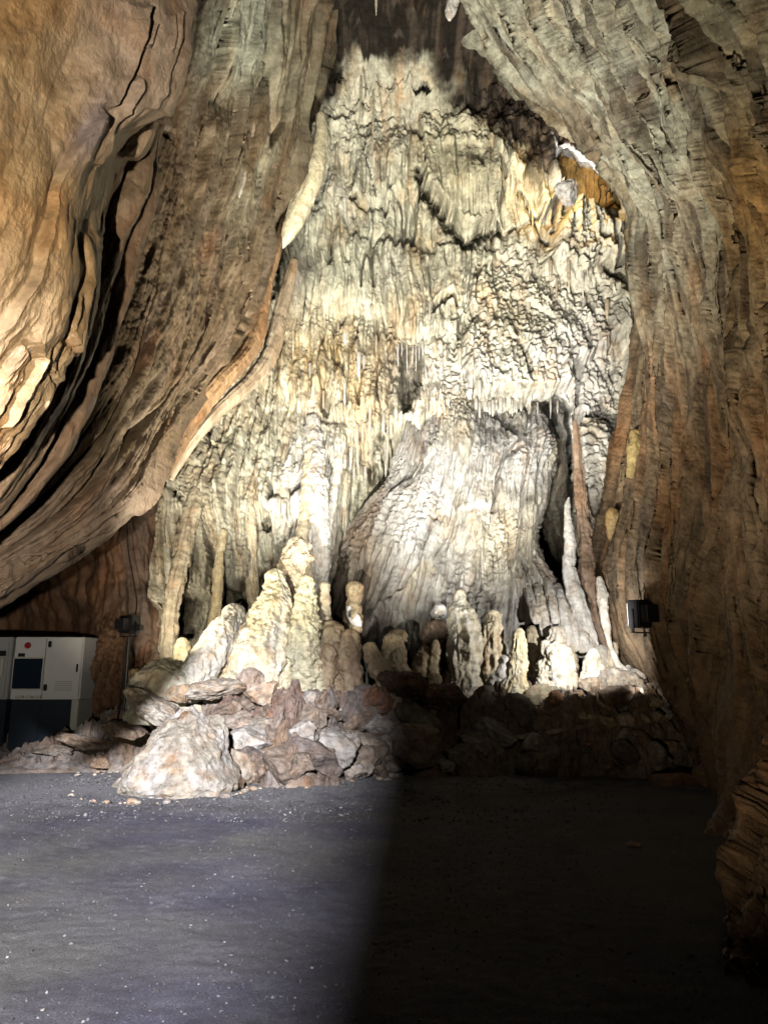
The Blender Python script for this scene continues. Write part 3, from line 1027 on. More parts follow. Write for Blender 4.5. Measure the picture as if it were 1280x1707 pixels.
# ---- mass D: right wall and arch
def mass_d():
    r0 = [(735, -120, 13.2), (765, -30, 13.5), (812, 60, 13.8), (868, 138, 14.2), (944, 194, 14.7), (1012, 254, 15.1), (1052, 330, 15.2),
          (1060, 405, 15.1), (1056, 480, 14.8), (1064, 560, 14.6), (1052, 660, 14.4), (1036, 740, 14.2), (1024, 840, 14.0), (1012, 930, 13.8),
          (1018, 1020, 13.6), (1048, 1100, 13.4), (1095, 1170, 13.2), (1120, 1215, 13.0), (1135, 1290, 12.6)]
    r1 = [(850, -120, 11.6), (880, -30, 11.9), (935, 80, 12.3), (1000, 180, 12.6), (1055, 280, 12.8), (1085, 380, 12.8), (1100, 480, 12.7),
          (1110, 600, 12.5), (1110, 720, 12.3), (1104, 840, 12.1), (1098, 960, 11.9), (1112, 1080, 11.7), (1150, 1200, 11.4), (1178, 1320, 10.9)]
    r2 = [(970, -120, 10.0), (1000, -30, 10.3), (1060, 100, 10.7), (1115, 220, 10.9), (1155, 350, 10.9), (1178, 480, 10.8), (1190, 640, 10.6),
          (1194, 800, 10.3), (1190, 960, 10.1), (1196, 1120, 9.6), (1215, 1260, 9.2), (1212, 1420, 8.0)]
    r3 = [(1090, -120, 8.4), (1120, -30, 8.7), (1180, 110, 9.0), (1228, 260, 9.0), (1255, 420, 8.9), (1275, 600, 8.7), (1282, 800, 8.4),
          (1282, 1000, 8.0), (1275, 1180, 7.2), (1250, 1330, 6.5), (1205, 1560, 5.4)]
    r4 = [(1240, -120, 6.6), (1290, 0, 6.8), (1345, 160, 6.8), (1380, 360, 6.6), (1400, 600, 6.3), (1410, 850, 6.0), (1400, 1100, 5.4),
          (1350, 1350, 4.7), (1270, 1760, 3.8)]
    r5 = [(1600, -120, 4.4), (1650, 0, 4.4), (1720, 200, 4.2), (1760, 500, 4.0), (1780, 850, 3.8), (1780, 1200, 3.5), (1760, 1500, 3.2),
          (1700, 2000, 2.8)]
    bk = [(x + 14, y - 12, Y + 2.4) for x, y, Y in r0]
    bk2 = [(x + 90, y - 60, Y + 4.5) for x, y, Y in r0]
    lines = [
        ([(820, -40), (880, 60), (950, 140), (1000, 215), (1030, 300), (1060, 400)], 0.5, 30, 1),
        ([(780, 20), (830, 90), (905, 150), (960, 205)], 0.4, 22, 1),
        ([(935, 20), (945, 62), (985, 78), (1000, 120)], 0.55, 28, 1),
        ([(1020, 0), (1075, 60), (1120, 120), (1150, 200), (1190, 300), (1230, 420)], 0.6, 34, -1),
        ([(1040, 60), (1090, 140), (1110, 200), (1125, 300)], 0.4, 26, 1),
        ([(1125, 300), (1150, 400), (1185, 520), (1215, 640), (1240, 800)], 0.4, 34, -1),
        ([(1080, 400), (1115, 520), (1125, 640), (1150, 720)], 0.3, 26, -1),
        ([(1160, 420), (1200, 560), (1225, 720), (1235, 900), (1240, 1060)], 0.35, 30, 1),
        ([(1130, 700), (1150, 850), (1150, 1000), (1165, 1150)], 0.22, 34, 1),
        ([(1060, 700), (1050, 850), (1060, 1000)], 0.2, 30, 1),
        ([(1200, 0), (1240, 90), (1275, 160)], 0.4, 26, -1),
    ]

    def disp(U, V, px, py, G):
        wv = U + 0.45 * fbm(U * 0.4, V * 0.3, 60.1, 3)
        arch = sm(420, 200, py)
        h = 0.50 * fbm(U * 0.4, V * 0.2, 61.0, 3)
        h = h + (0.26 + 0.10 * arch) * billow(wv * 0.95, V * 0.09, 62.0, 3, 0.5)
        h = h + (0.08 + 0.12 * arch) * billow(wv * 3.1, V * (0.2), 63.0, 3)
        h = h + 0.10 * arch * billow(wv * 5, V * 0.5, 64.5, 2)
        f1, f2, cid = worley(wv * 1.7, V * 0.75, 9)
        h = h + 0.05 * arch * sm(0, 0.5, f2 - f1) * (cid / 256.0)
        h = h + 0.05 * fbm(U * 3.6, V * 0.9, 64.0, 5)
        near = sm(1250, 1400, py)
        h = h + near * 0.2 * fbm(U * 1.3, V * 1.3, 65.0, 4)
        h = h + (0.30 + 0.30 * arch) * sheets(U * 0.95, V, 71)
        h = h + (0.12 + 0.12 * arch) * sheets(U * 2.6, V, 83)
        h = h + 0.05 * sheets(U * 7.0, V * 1.6, 91)
        gr = 1 - np.abs(perlin(U * 1.2 + 0.6 * fbm(U, V * .3, 9.7, 2), V * 0.13, 67.5)) * 1.8
        h = h - 0.30 * sm(0.90, 1.0, gr)
        return h

    def colour(U, V, px, py, G):
        c = np.array([0.30, 0.215, 0.13]) * np.ones(px.shape + (3,))
        n = fbm(U * 1.1, V * 0.35, 66.0, 4)
        top = sm(760, 240, py + 0.25 * (px - 1100))
        c = mix(c, (0.50, 0.49, 0.37), top * 0.9)
        c = mix(c, (0.20, 0.14, 0.085), sm(0.0, 0.32, n) * 0.75)
        c = mix(c, (0.50, 0.50, 0.40), sm(0.08, 0.35, fbm(U * 1.8, V * 0.7, 67.0, 4)) * 0.8 * top)
        c = mix(c, (0.42, 0.22, 0.10), sm(0.05, 0.35, fbm(U * 1.3, V * 0.25, 68.0, 3)) * 0.6 * (1 - top))
        c = mix(c, (0.56, 0.33, 0.11), np.clip(blob(px, py, 1270, 330, 60, 150) * 1.2, 0, 1) * 0.8)  # patch of amber lamplight painted into the wall colour
        st = sm(0.05, 0.30, fbm(U * 4.5 + fbm(U, V * .3, 3.0, 2), V * 0.35, 168.0, 3))
        c = mix(c, (0.105, 0.08, 0.055), st * 0.75)
        c = mix(c, (0.11, 0.09, 0.065), sm(0.12, 0.3, fbm(U * 2.2, V * 0.18, 169.0, 3)) * 0.7)
        # purplish brown shade under the arch, painted into the rock colour
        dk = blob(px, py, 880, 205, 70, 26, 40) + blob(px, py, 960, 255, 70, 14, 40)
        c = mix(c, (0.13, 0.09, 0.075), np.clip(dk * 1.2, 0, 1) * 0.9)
        c = mix(c, (0.14, 0.085, 0.05), sm(1000, 1250, py) * 0.7)
        return c
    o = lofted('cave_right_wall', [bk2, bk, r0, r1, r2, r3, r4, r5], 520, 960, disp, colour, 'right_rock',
               weights=[0.4, 1.2, 1.5, 1.3, 1.2, 0.7, 0.25], rel=(0.10, 1.4, 0.06, 5.0, 0.024, 22.0, 0.15, 5.0))
    tag(o, 'long furrowed brown and grey wall arching over from the right', 'cave wall', kind='structure')


mass_d()


# ---- the cave passage behind and beside the camera (keeps the right half of the floor in shade)
def entrance_rock():
    nu, nv = 120, 90
    th = np.linspace(0, 1, nu)[:, None] * np.ones((1, nv))
    zz = np.linspace(-0.5, 12, nv)[None, :] * np.ones((nu, 1))
    # a wall face: comes from the right wall, runs back past the camera and turns across behind it
    pts = np.array([(4.6, 3.0), (4.4, 0), (4.2, -2.5), (3.0, -4.4), (1.2, -5.0), (-0.20, -5.2), (-0.57, -5.6), (-0.47, -6.4), (1.5, -8), (5, -9)])
    q = catmull(pts, np.linspace(0, len(pts) - 1, nu))
    X = q[:, 0][:, None] * np.ones((1, nv))
    Yv = q[:, 1][:, None] * np.ones((1, nv))
    G = np.stack([X, Yv, zz], -1)
    N = normals(G)
    d = 0.35 * fbm(X * 0.6, Yv * 0.6, zz * 0.5, 4) * (0.3 + 0.7 * sm(0.02, 0.25, np.abs(th - 0.62)))
    G = G + N * d[..., None]
    c = np.array([0.22, 0.16, 0.1]) * np.ones(X.shape + (3,))
    o = mesh_obj('cave_entrance_rock', G.reshape(-1, 3), grid_faces(nu, nv), 'right_rock', c)
    tag(o, 'brown rock buttress of the entrance passage beside the viewpoint', 'cave wall', kind='structure')


entrance_rock()


# ---- alcove wall behind the cabinets
def alcove():
    rails = [[(-260, 700, 11.0), (-260, 900, 12.0), (-260, 1100, 12.5), (-260, 1300, 12.5)],
             [(-40, 760, 13.5), (-50, 900, 16.0), (-60, 1050, 17.5), (-60, 1290, 17.5)],
             [(100, 760, 13.2), (100, 880, 15.0), (100, 1020, 16.3), (95, 1280, 16.3)],
             [(160, 780, 13.2), (165, 880, 14.0), (168, 1000, 14.3), (165, 1270, 14.4)],
             [(215, 760, 13.6), (220, 880, 13.8), (222, 1000, 13.9), (215, 1260, 13.9)],
             [(252, 760, 14.2), (262, 860, 14.2), (268, 1000, 14.4), (268, 1260, 14.2)],
             [(290, 760, 16.5), (300, 860, 16.5), (300, 1000, 16.5), (300, 1260, 16.5)]]

    def disp(U, V, px, py, G):
        wv = U + 0.3 * fbm(U * 0.7, V * 0.5, 70, 3)
        h = 0.35 * fbm(U * 0.8, V * 0.5, 71.0, 4) + 0.16 * billow(wv * 2.2, V * 0.5, 72.0, 3) + 0.05 * fbm(U * 5, V * 4, 73.0, 4)
        h = h + steps(px, py, [([(200, 860), (210, 960), (220, 1060), (232, 1120)], 0.3, 20, 1),
                               ([(140, 900), (145, 1010), (150, 1060)], 0.2, 14, -1)], 21, 6)
        return h

    def colour(U, V, px, py, G):
        c = np.array([0.27, 0.15, 0.085]) * np.ones(px.shape + (3,))
        c = mix(c, (0.16, 0.11, 0.08), sm(-0.1, 0.3, fbm(U * 1.5, V * 0.9, 75.0, 4)) * 0.8)
        c = mix(c, (0.12, 0.11, 0.10), sm(195, 215, px) * sm(260, 240, px) * 0.5)
        return c
    o = lofted('cave_alcove_wall', rails, 240, 260, disp, colour, 'fold_rock')
    tag(o, 'brown rock wall at the back of the low alcove on the left', 'cave wall', kind='structure')


alcove()


# ---- floor
def ground_h(X, Y):
    """rubble bank height above the flat floor"""
    front = 11.3 + 0.9 * fbm(X * 0.5, 0 * X, 80.0, 3) + 0.9 * fbm(X * 1.6, Y * 0.8, 80.5, 4) - 0.7 * np.exp(-((X + 1.6) / 0.9) ** 2) + 1.3 * sm(1.0, 4.5, X) * 0 + 1.2 * sm(-2.6, -5.2, X)
    rise = 0.22 * sm(0.0, 0.4, Y - front) + 0.78 * sm(0.2, 1.35, Y - front)
    top = 1.10 + 0.35 * sm(14.0, 16.5, Y) - 0.55 * sm(-4.0, -5.6, X) + 0.15 * fbm(X * 0.6, Y * 0.6, 81.0, 3)
    top = top - 0.35 * np.exp(-((X - 0.9) / 1.3) ** 2)
    h = rise * top
    # tongue of rock creeping left
    h = h + 0.42 * np.exp(-((Y - 12.6 - 0.28 * (X + 5)) / 0.42) ** 2) * sm(-6.8, -5.0, X) * sm(-3.2, -4.2, X)
    return h


def floor():
    xs = np.concatenate([np.linspace(-14, -7, 30)[:-1], np.linspace(-7, 4, 440), np.linspace(4, 12, 40)[1:]])
    ys = np.concatenate([np.linspace(-20, 2, 60)[:-1], np.linspace(2, 13, 520), np.linspace(13, 20, 60)[1:]])
    X, Yv = np.meshgrid(xs, ys, indexing='ij')
    z = 0.05 * fbm(X * 0.5, Yv * 0.5, 82.0, 3) + 0.012 * fbm(X * 2.4, Yv * 2.4, 83.0, 4) + 0.016 * fbm(X * 10, Yv * 10, 84.0, 4)
    G = np.stack([X, Yv, z], -1)
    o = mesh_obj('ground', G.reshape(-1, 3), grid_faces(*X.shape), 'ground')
    tag(o, 'flat grey gravelly cave floor', 'ground', kind='structure')
    # rubble bank
    xs = np.arange(-8.5, 7.6, 0.024)
    ys = np.arange(10.2, 17.0, 0.030)
    X, Yv = np.meshgrid(xs, ys, indexing='ij')
    h = ground_h(X, Yv)
    m = sm(0.02, 0.35, h)
    wob = 0.4 * fbm(X, Yv, 85.0, 3)
    p1, c1, e1 = plates((X + wob) * 1.5, (Yv + wob) * 1.9, 5)
    p2, c2, e2 = plates((X - wob) * 3.4, (Yv + wob) * 4.0, 6)
    p3, c3, e3 = plates((X + wob) * 8.0, (Yv - wob) * 9.0, 7)
    z = h + m * (0.50 * p1 + 0.26 * p2 + 0.10 * p3 - 0.12 + 0.12 * fbm(X * 1.6, Yv * 1.6, 86.0, 4)) - 0.25 * sm(0.05, 0.0, h)
    z = z + 0.03 * fbm(X * 9, Yv * 9, 87.0, 3) * m
    G = np.stack([X, Yv, z], -1)
    x, y = X, Yv
    k = m[..., None]
    off = np.stack([0.16 * fbm(x * 2.2, y * 2.2, z * 2.2 + 3, 3), -0.20 * fbm(x * 2.0, y * 2.0, z * 2.4, 3), 0.06 * fbm(x * 3, y * 3, z * 3 + 9, 3)], -1)
    G = G + off * k
    Nn = normals(G)
    Nn = Nn * np.sign(Nn[..., 2:3] + 1e-6)
    x, y, z_ = G[..., 0], G[..., 1], G[..., 2]
    G = G + Nn * ((0.07 * fbm(x * 4.0, y * 4.5, z_ * 4.5, 4, 0.6) + 0.025 * fbm(x * 14, y * 14, z_ * 14, 3)) * m)[..., None]
    c = np.array([0.26, 0.20, 0.155]) * np.ones(X.shape + (3,))
    c = mix(c, (0.38, 0.34, 0.29), sm(-0.1, 0.3, fbm(X * 1.5, Yv * 1.5, 88.0, 4)) * 0.8)
    c = mix(c, (0.23, 0.16, 0.11), sm(0.0, 0.35, fbm(X * 2.2, Yv * 2.2, 89.0, 4)) * 0.6)
    c = mix(c, (0.34, 0.23, 0.14), (c2 % 7 == 1) * 0.7)
    c = mix(c, (0.26, 0.235, 0.21), (c2 % 5 == 2) * 0.7)
    c = mix(c, (0.24, 0.15, 0.11), (c1 % 6 == 3) * 0.6)
    Nd = normals(G)
    Nd = Nd * np.sign(Nd[..., 2:3] + 1e-6)
    c = mix(c, (0.50, 0.47, 0.43), sm(0.70, 0.92, Nd[..., 2]) * sm(-0.25, 0.15, fbm(X * 3, Yv * 3, 189.0, 3)) * 0.8)
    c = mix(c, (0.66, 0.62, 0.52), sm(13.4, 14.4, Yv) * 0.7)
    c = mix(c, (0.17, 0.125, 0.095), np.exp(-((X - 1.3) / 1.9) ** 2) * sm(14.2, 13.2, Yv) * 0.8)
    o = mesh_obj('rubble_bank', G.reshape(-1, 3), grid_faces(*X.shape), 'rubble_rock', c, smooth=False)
    tag(o, 'bank of broken rubble at the foot of the flowstone wall', 'rubble', kind='structure')


floor()


# ================================================================== limbs: columns, stalagmites, ribs
def limb(name, pts, mat, base, tint, label, cat, group=None, nseg=56, nlen=None, depth=0.8, amp=0.10, style='flow', seed=0,
         cap=True, kind=None, sharp=1.0, hug=None, rag=1.0, on=None):
    """pts: (px,py,Y,half width px) from TOP to BOTTOM. A full round body in the world."""
    if kind is None and name in ('stalagmite', 'stump', 'column', 'fallen_stalagmite'):
        pts = list(pts) + [(pts[-1][0] + 0.5 * (pts[-1][0] - pts[-2][0]), pts[-1][1] + 45, pts[-1][2], pts[-1][3] * 1.1)]
    A = np.array(pts, float)
    if hug is not None:                             # grow out of the back wall
        for q in A:
            q[2] = (surf_y(on, q[0], q[1]) if on else wall_y(q[0], q[1])) + hug - 0.35 * q[3] * q[2] / F
        A[:, 2] = np.convolve(np.pad(A[:, 2], 1, mode='edge'), [0.25, 0.5, 0.25], 'valid')
        A[0, 2] += 0.25
        if on:
            A[-1, 2] += 0.6
            A[-2, 2] += 0.1
            A[0, 2] += 0.3
    L = np.hypot(*(A[1:, :2] - A[:-1, :2]).T).sum()
    n = nlen or int(max(24, min(340, L / 1.0)))
    nseg = nseg if A[:, 3].max() < 9 else max(nseg, int(min(150, A[:, 3].max() * 3.6)))
    Q = resample(A, n)
    C = P(Q[:, 0], Q[:, 1], Q[:, 2])
    r = Q[:, 3] * Q[:, 2] / F * 1.02
    t = np.gradient(C, axis=0)
    t /= np.linalg.norm(t, axis=1, keepdims=True) + 1e-9
    fw = np.array([0, 1.0, 0.0])
    side = np.cross(t, fw)
    side /= np.linalg.norm(side, axis=1, keepdims=True) + 1e-9
    nrm = np.cross(side, t)
    th = np.linspace(0, 2 * np.pi, nseg, endpoint=False)
    ct, st = np.cos(th)[:, None], np.sin(th)[:, None]
    if cap:                                         # round off the upper end
        s = np.linspace(0, 1, n) * L
        rr0 = max(3.0, A[0, 3])
        k = np.sqrt(np.clip(1 - (1 - np.clip(s / rr0, 0, 1)) ** 2, 0.0, 1))
        r = r * np.maximum(k, 0.02)
    Lm = np.concatenate([[0], np.cumsum(np.linalg.norm(np.diff(C, axis=0), axis=1))])
    arc = ct * 0 + Lm[None, :]
    cx, cy = ct + 0 * arc, st + 0 * arc
    rm = max(r.max(), 0.02)
    fq = 0.16 / rm
    if style == 'flow':          # vertical flutes
        h = billow(cx * 1.7, cy * 1.7, arc * 0.5 + seed, 3) - 0.4
        h = h + 0.7 * (billow(cx * 4.0 + 5, cy * 4.0, arc * 0.9 + seed, 2) - 0.4)
    elif style == 'scallop':     # stacked ripples
        ph = arc * 20 * fq ** 0.5 + 1.3 * fbm(cx * 1.3, cy * 1.3, arc * 3 + seed, 3)
        h = 0.5 * np.abs(np.sin(ph)) + 0.9 * fbm(cx * 1.6, cy * 1.6, arc * 3 + seed, 3)
    elif style == 'lump':
        h = 1.5 * fbm(cx * 1.0, cy * 1.0, arc * 2.2 * fq + seed, 4) + 0.6 * billow(cx * 2.4, cy * 2.4, arc * 5 * fq + seed, 3)
    else:                        # popcorn
        f1, f2, cid = worley(th[:, None] * 2.2 + 0 * arc, arc * 9, seed % 7)
        h = 1.1 * np.clip(1 - f1, 0, 1) + 0.9 * fbm(cx * 1.5, cy * 1.5, arc * 2 + seed, 3)
    wide = 1 + (0.10 if kind else 0.24) * fbm(arc / max(rm, .06) * 0.55, 0 * arc, seed + 3.3, 3)
    rad = r[None, :] * wide * (1 + amp * 2 * h * sharp)
    G = C[None] + side[None] * (ct * rad)[..., None] + nrm[None] * (st * rad * depth)[..., None]
    kk = np.clip(r / 0.22, 0.05, 1.0)[None, :]
    g0, g1_, g2 = G[..., 0], G[..., 1], G[..., 2]
    dd = 0.085 * fbm(g0 * 2.6, g1_ * 2.6, g2 * 1.6 + seed, 3) + 0.05 * (billow(g0 * 7, g1_ * 7, g2 * 2.4 + seed, 3) - 0.4)
    dd = dd + 0.020 * fbm(g0 * 22, g1_ * 22, g2 * 13 + seed, 3) + 0.05 * rag * fbm(g0 * 5, g1_ * 5, g2 * 5 + seed, 4)
    G = G + (side[None] * ct[..., None] + nrm[None] * st[..., None]) * (dd * kk * (0.3 + 0.7 * min(rag, 1)))[..., None]
    c = np.array(base) * np.ones(cx.shape + (3,))
    c = mix(c, tint, sm(-0.1, 0.35, fbm(cx * 1.2, cy * 1.2, arc * 0.9 + seed, 3)) * 0.7)
    faces = [grid_faces(nseg, n, True)]
    verts = G.reshape(-1, 3)
    # close both ends
    verts = np.concatenate([verts, C[:1], C[-1:]])
    nn = len(verts)
    i = np.arange(nseg)
    i2 = (i + 1) % nseg
    faces.append(np.stack([i * n, np.full(nseg, nn - 2), i2 * n], -1))
    faces.append(np.stack([i * n + n - 1, i2 * n + n - 1, np.full(nseg, nn - 1)], -1))
    c = np.concatenate([c.reshape(-1, 3), [base], [base]])
    # origin at the foot
    org = C[-1] if kind != 'top' else C[0]
    o = mesh_obj(name, verts - org, faces, mat, c)
    o.location = org
    tag(o, label, cat, group, 'structure' if kind == 'structure' else None)
    return o


CALC = 'stalagmite_calcite'
CREAM = (0.70, 0.62, 0.43)
YEL = (0.74, 0.56, 0.27)
WHT = (0.80, 0.78, 0.72)
GRY = (0.60, 0.58, 0.52)
BRN = (0.34, 0.23, 0.14)


# ---- central flowstone mound
def wv9(U, V):
    return U + 0.22 * fbm(U * 0.8, V * 0.5, 90.0, 3)


def mound():
    m = [[(700, 640, 17.6), (672, 720, 16.3), (640, 800, 16.0), (588, 870, 15.8), (552, 960, 15.6), (538, 1080, 15.2)],
         [(722, 600, 17.0), (702, 730, 16.2), (672, 810, 15.6), (632, 890, 15.3), (600, 980, 15.1), (585, 1090, 14.7)],
         [(748, 585, 16.9), (736, 720, 15.8), (715, 820, 15.2), (685, 910, 14.8), (655, 1000, 14.5), (640, 1090, 14.1)],
         [(790, 610, 17.0), (785, 720, 15.5), (770, 820, 15.0), (745, 920, 14.5), (725, 1010, 14.1), (715, 1100, 13.8)],
         [(835, 645, 17.2), (835, 720, 15.5), (828, 820, 15.0), (818, 920, 14.5), (812, 1010, 14.1), (810, 1110, 13.8)],
         [(880, 650, 17.2), (885, 715, 15.7), (870, 810, 15.2), (865, 900, 14.8), (880, 990, 14.3), (900, 1100, 14.0)],
         [(905, 655, 17.2), (926, 730, 16.0), (912, 800, 15.7), (888, 880, 15.3), (906, 945, 14.8), (960, 1000, 14.2), (1000, 1095, 13.8)],
         [(900, 655, 18.2), (915, 730, 17.4), (900, 800, 17.4), (878, 880, 17.2), (890, 945, 16.6), (950, 1010, 15.8), (1000, 1110, 15.2)]]

    def disp(U, V, px, py, G):
        wv = U + 0.22 * fbm(U * 0.8, V * 0.5, 90.0, 3)
        right = sm(700, 790, px)
        h = 0.30 * fbm(U * 0.7, V * 0.35, 91.0, 3)
        h = h + 0.18 * billow(wv * 2.0, V * 0.25, 92.0, 3) + 0.09 * billow(wv * 6, V * 0.5, 93.0, 3)
        h = h + 0.10 * drip_rows(wv, V, 8, 0.8, 6) * (1 - 0.5 * right) + right * 0.14 * drip_rows(wv, V, 9, 0.55, 9) * sm(860, 960, py)
        f1, f2, cid = worley(wv * 11, V * 9, 8)
        pp = sm(-0.1, 0.25, fbm(U * 1.1, V * 0.7, 94.0, 3))
        h = h + 0.07 * pp * np.clip(1 - f1 * 1.1, 0, 1)
        h = h + 0.04 * fbm(U * 7, V * 5, 95.0, 4)
        h = h + steps(px, py, [([(715, 860), (700, 930), (670, 985), (640, 1010)], 0.25, 30, 1),
                               ([(870, 730), (840, 760), (822, 800), (820, 860)], 0.35, 40, -1)], 31, 8)
        return h

    def colour(U, V, px, py, G):
        c = np.array([0.47, 0.455, 0.43]) * np.ones(px.shape + (3,))
        c = mix(c, (0.26, 0.245, 0.22), sm(-0.05, 0.3, fbm(U * 1.6, V * 0.4, 96.0, 4)) * 0.7)
        c = mix(c, (0.52, 0.47, 0.33), sm(0.05, 0.3, fbm(U * 1.2, V * 0.6, 97.0, 4)) * 0.6)
        c = mix(c, (0.13, 0.105, 0.08), sm(700, 600, px) * 0.9)  # shadow of the column on the left side, painted as dark brown
        c = mix(c, (0.18, 0.165, 0.14), sm(0.05, 0.3, fbm(wv9(U, V) * 6, V * 0.5, 196.0, 3)) * 0.6)
        c = mix(c, (0.62, 0.61, 0.59), np.clip(blob(px, py, 860, 780, 60, 80) + blob(px, py, 720, 830, 50, 90, 25), 0, 1) * 0.8)
        c = mix(c, (0.66, 0.60, 0.45), np.clip(blob(px, py, 830, 900, 60, 70), 0, 1) * 0.8)
        c = mix(c, (0.22, 0.20, 0.17), sm(0.25, 0.45, fbm(U * 3, V * 1.6, 98.0, 4)) * 0.7)
        return c
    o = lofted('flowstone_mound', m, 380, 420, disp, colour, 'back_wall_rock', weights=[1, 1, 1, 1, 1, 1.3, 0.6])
    tag(o, 'broad grey and cream flowstone mound swelling from the centre of the back wall', 'flowstone')


mound()

# ---- draperies and ribs high on the left
limb('drapery', [(512, 40, 13.0, 8), (505, 100, 13.1, 14), (490, 170, 13.1, 10), (476, 230, 13.1, 7), (462, 290, 13.1, 6), (448, 340, 13.1, 3)],
     'fold_rock', (0.50, 0.42, 0.28), (0.36, 0.26, 0.15), 'long tan drapery hanging from the vault edge at the upper left', 'drapery', rag=0.2, depth=1.5, style='flow', seed=3, kind='top')
limb('drapery', [(536, 185, 13.6, 8), (534, 240, 13.6, 14), (518, 300, 13.6, 20), (498, 350, 13.6, 19), (480, 390, 13.6, 13), (470, 412, 13.6, 4)],
     CALC, (0.62, 0.56, 0.38), (0.74, 0.66, 0.42), 'smooth cream drapery with a black gap along its right edge', 'drapery', rag=0.2, depth=0.9, style='flow', amp=0.05, seed=4, kind='top')
limb('drapery', [(455, 85, 12.0, 6), (440, 140, 12.0, 8), (428, 170, 12.0, 7), (414, 215, 12.0, 9), (405, 250, 12.0, 4)],
     'fold_rock', (0.44, 0.43, 0.33), (0.34, 0.26, 0.17), 'short grey green drapery left of the long tan one', 'drapery', rag=0.2, depth=1.4, style='flow', seed=5, kind='top')
limb('drapery', [(425, 200, 11.6, 4), (418, 260, 11.6, 7), (405, 310, 11.5, 8), (395, 350, 11.5, 6), (385, 385, 11.4, 3)],
     'fold_rock', (0.50, 0.45, 0.36), (0.36, 0.27, 0.18), 'narrow pale drapery with a bright edge below the short grey green one', 'drapery', rag=0.2, depth=1.4, style='flow', seed=6, kind='top')
limb('drapery', [(474, 350, 14.2, 4), (462, 410, 13.5, 9), (444, 470, 13.2, 12), (432, 540, 12.8, 14), (412, 590, 12.4, 14), (366, 640, 11.8, 15), (324, 700, 11.4, 13), (292, 760, 10.9, 10), (260, 815, 10.4, 6), (246, 840, 10, 3)],
     'fold_rock', (0.32, 0.20, 0.10), (0.22, 0.14, 0.08), 'long orange brown ribbon of rock curving along the edge of the big drape', 'drapery', rag=0.2, depth=1.0, style='flow', amp=0.12, seed=8, kind='top')
limb('drapery', [(492, 430, 14.4, 8), (468, 520, 13.9, 13), (450, 590, 13.4, 14), (415, 640, 12.9, 13), (360, 690, 12.3, 11), (315, 745, 12.0, 9), (285, 800, 11.8, 4)],
     'fold_rock', (0.38, 0.29, 0.19), (0.48, 0.40, 0.28), 'pale tan ribbon running beside the orange brown ribbon', 'drapery', rag=0.2, depth=1.0, style='flow', amp=0.12, seed=9, kind='top')
limb('stalactite', [(627, -30, 12.6, 4), (627, 0, 12.6, 3), (627, 25, 12.6, 1)], CALC, (0.72, 0.68, 0.5), CREAM,
     'short pale stalactite poking down at the very top of the vault', 'stalactite', seed=2, kind='top', nseg=16)
limb('stalactite', [(757, -10, 12.8, 12), (753, 12, 12.8, 12), (750, 26, 12.8, 8), (749, 34, 12.8, 3)], CALC, WHT, CREAM,
     'white tooth of rock hanging at the left tip of the arch', 'stalactite', seed=12, kind='top', nseg=24)
limb('stalactite', [(622, 150, 15.2, 2.5), (622, 200, 15.2, 2.0), (621, 262, 15.2, 1)], CALC, (0.5, 0.46, 0.32), CREAM,
     'longest thin straw stalactite high on the back wall', 'stalactite', seed=22, kind='top', nseg=14)
limb('stalactite', [(602, 125, 15.2, 2.5), (601, 170, 15.2, 2.0), (598, 212, 15.2, 1)], CALC, (0.5, 0.46, 0.32), CREAM,
     'thin straw stalactite left of the longest straw', 'stalactite', seed=23, kind='top', nseg=14)

# ---- white column left of the mound and its neighbours
limb('column', [(520, 690, 15.2, 10), (524, 780, 14.9, 20), (527, 860, 14.7, 24), (530, 930, 14.5, 21), (532, 985, 14.3, 14), (536, 1060, 14.1, 12)],
     CALC, (0.66, 0.63, 0.56), (0.56, 0.53, 0.50), 'thick white flowstone column left of the dark hollow', 'column', depth=0.8, style='flow', amp=0.13, seed=30, hug=-0.05)
limb('column', [(520, 700, 14.9, 5), (515, 780, 14.6, 10), (508, 850, 14.3, 9), (503, 900, 14.2, 10)],
     CALC, (0.72, 0.62, 0.44), CREAM, 'slim cream column descending onto the ribbed stalagmite', 'column', style='flow', amp=0.10, seed=31, hug=-0.25)
limb('column', [(570, 720, 15.4, 7), (560, 790, 15.2, 9), (549, 850, 15.0, 9), (545, 900, 14.9, 7), (540, 940, 14.8, 4)],
     CALC, WHT, CREAM, 'narrow white column leaning against the right side of the thick white column', 'column', style='flow', amp=0.12, seed=32, hug=0)
limb('column', [(372, 880, 14.4, 7), (366, 940, 14.2, 8), (362, 1000, 14.1, 9), (356, 1060, 14.0, 12)],
     CALC, (0.70, 0.58, 0.34), CREAM, 'yellow column rising beside the dark hole at lower left', 'column', style='flow', amp=0.08, seed=33, hug=0)
limb('column', [(330, 780, 14.6, 10), (318, 860, 14.3, 15), (300, 940, 14.2, 16), (285, 1020, 14.1, 13), (280, 1120, 14.0, 15)],
     CALC, (0.60, 0.52, 0.36), (0.42, 0.30, 0.2), 'fluted tan column at the left end of the flowstone', 'column', style='flow', amp=0.16, seed=34, hug=0.05)
limb('column', [(264, 800, 14.2, 4), (266, 860, 14.0, 7), (278, 920, 13.8, 8), (284, 980, 13.7, 6), (286, 1040, 13.6, 5)],
     CALC, (0.66, 0.62, 0.46), GRY, 'thin pale column marking the left border of the flowstone', 'column', style='flow', amp=0.16, seed=35, hug=0)
limb('column', [(420, 760, 14.9, 8), (415, 850, 14.6, 12), (418, 930, 14.4, 12), (424, 1010, 14.2, 9)],
     CALC, (0.70, 0.62, 0.44), (0.52, 0.38, 0.22), 'cream column between the dark hole and the yellow stalagmite', 'column', style='flow', amp=0.14, seed=36, hug=0.05)
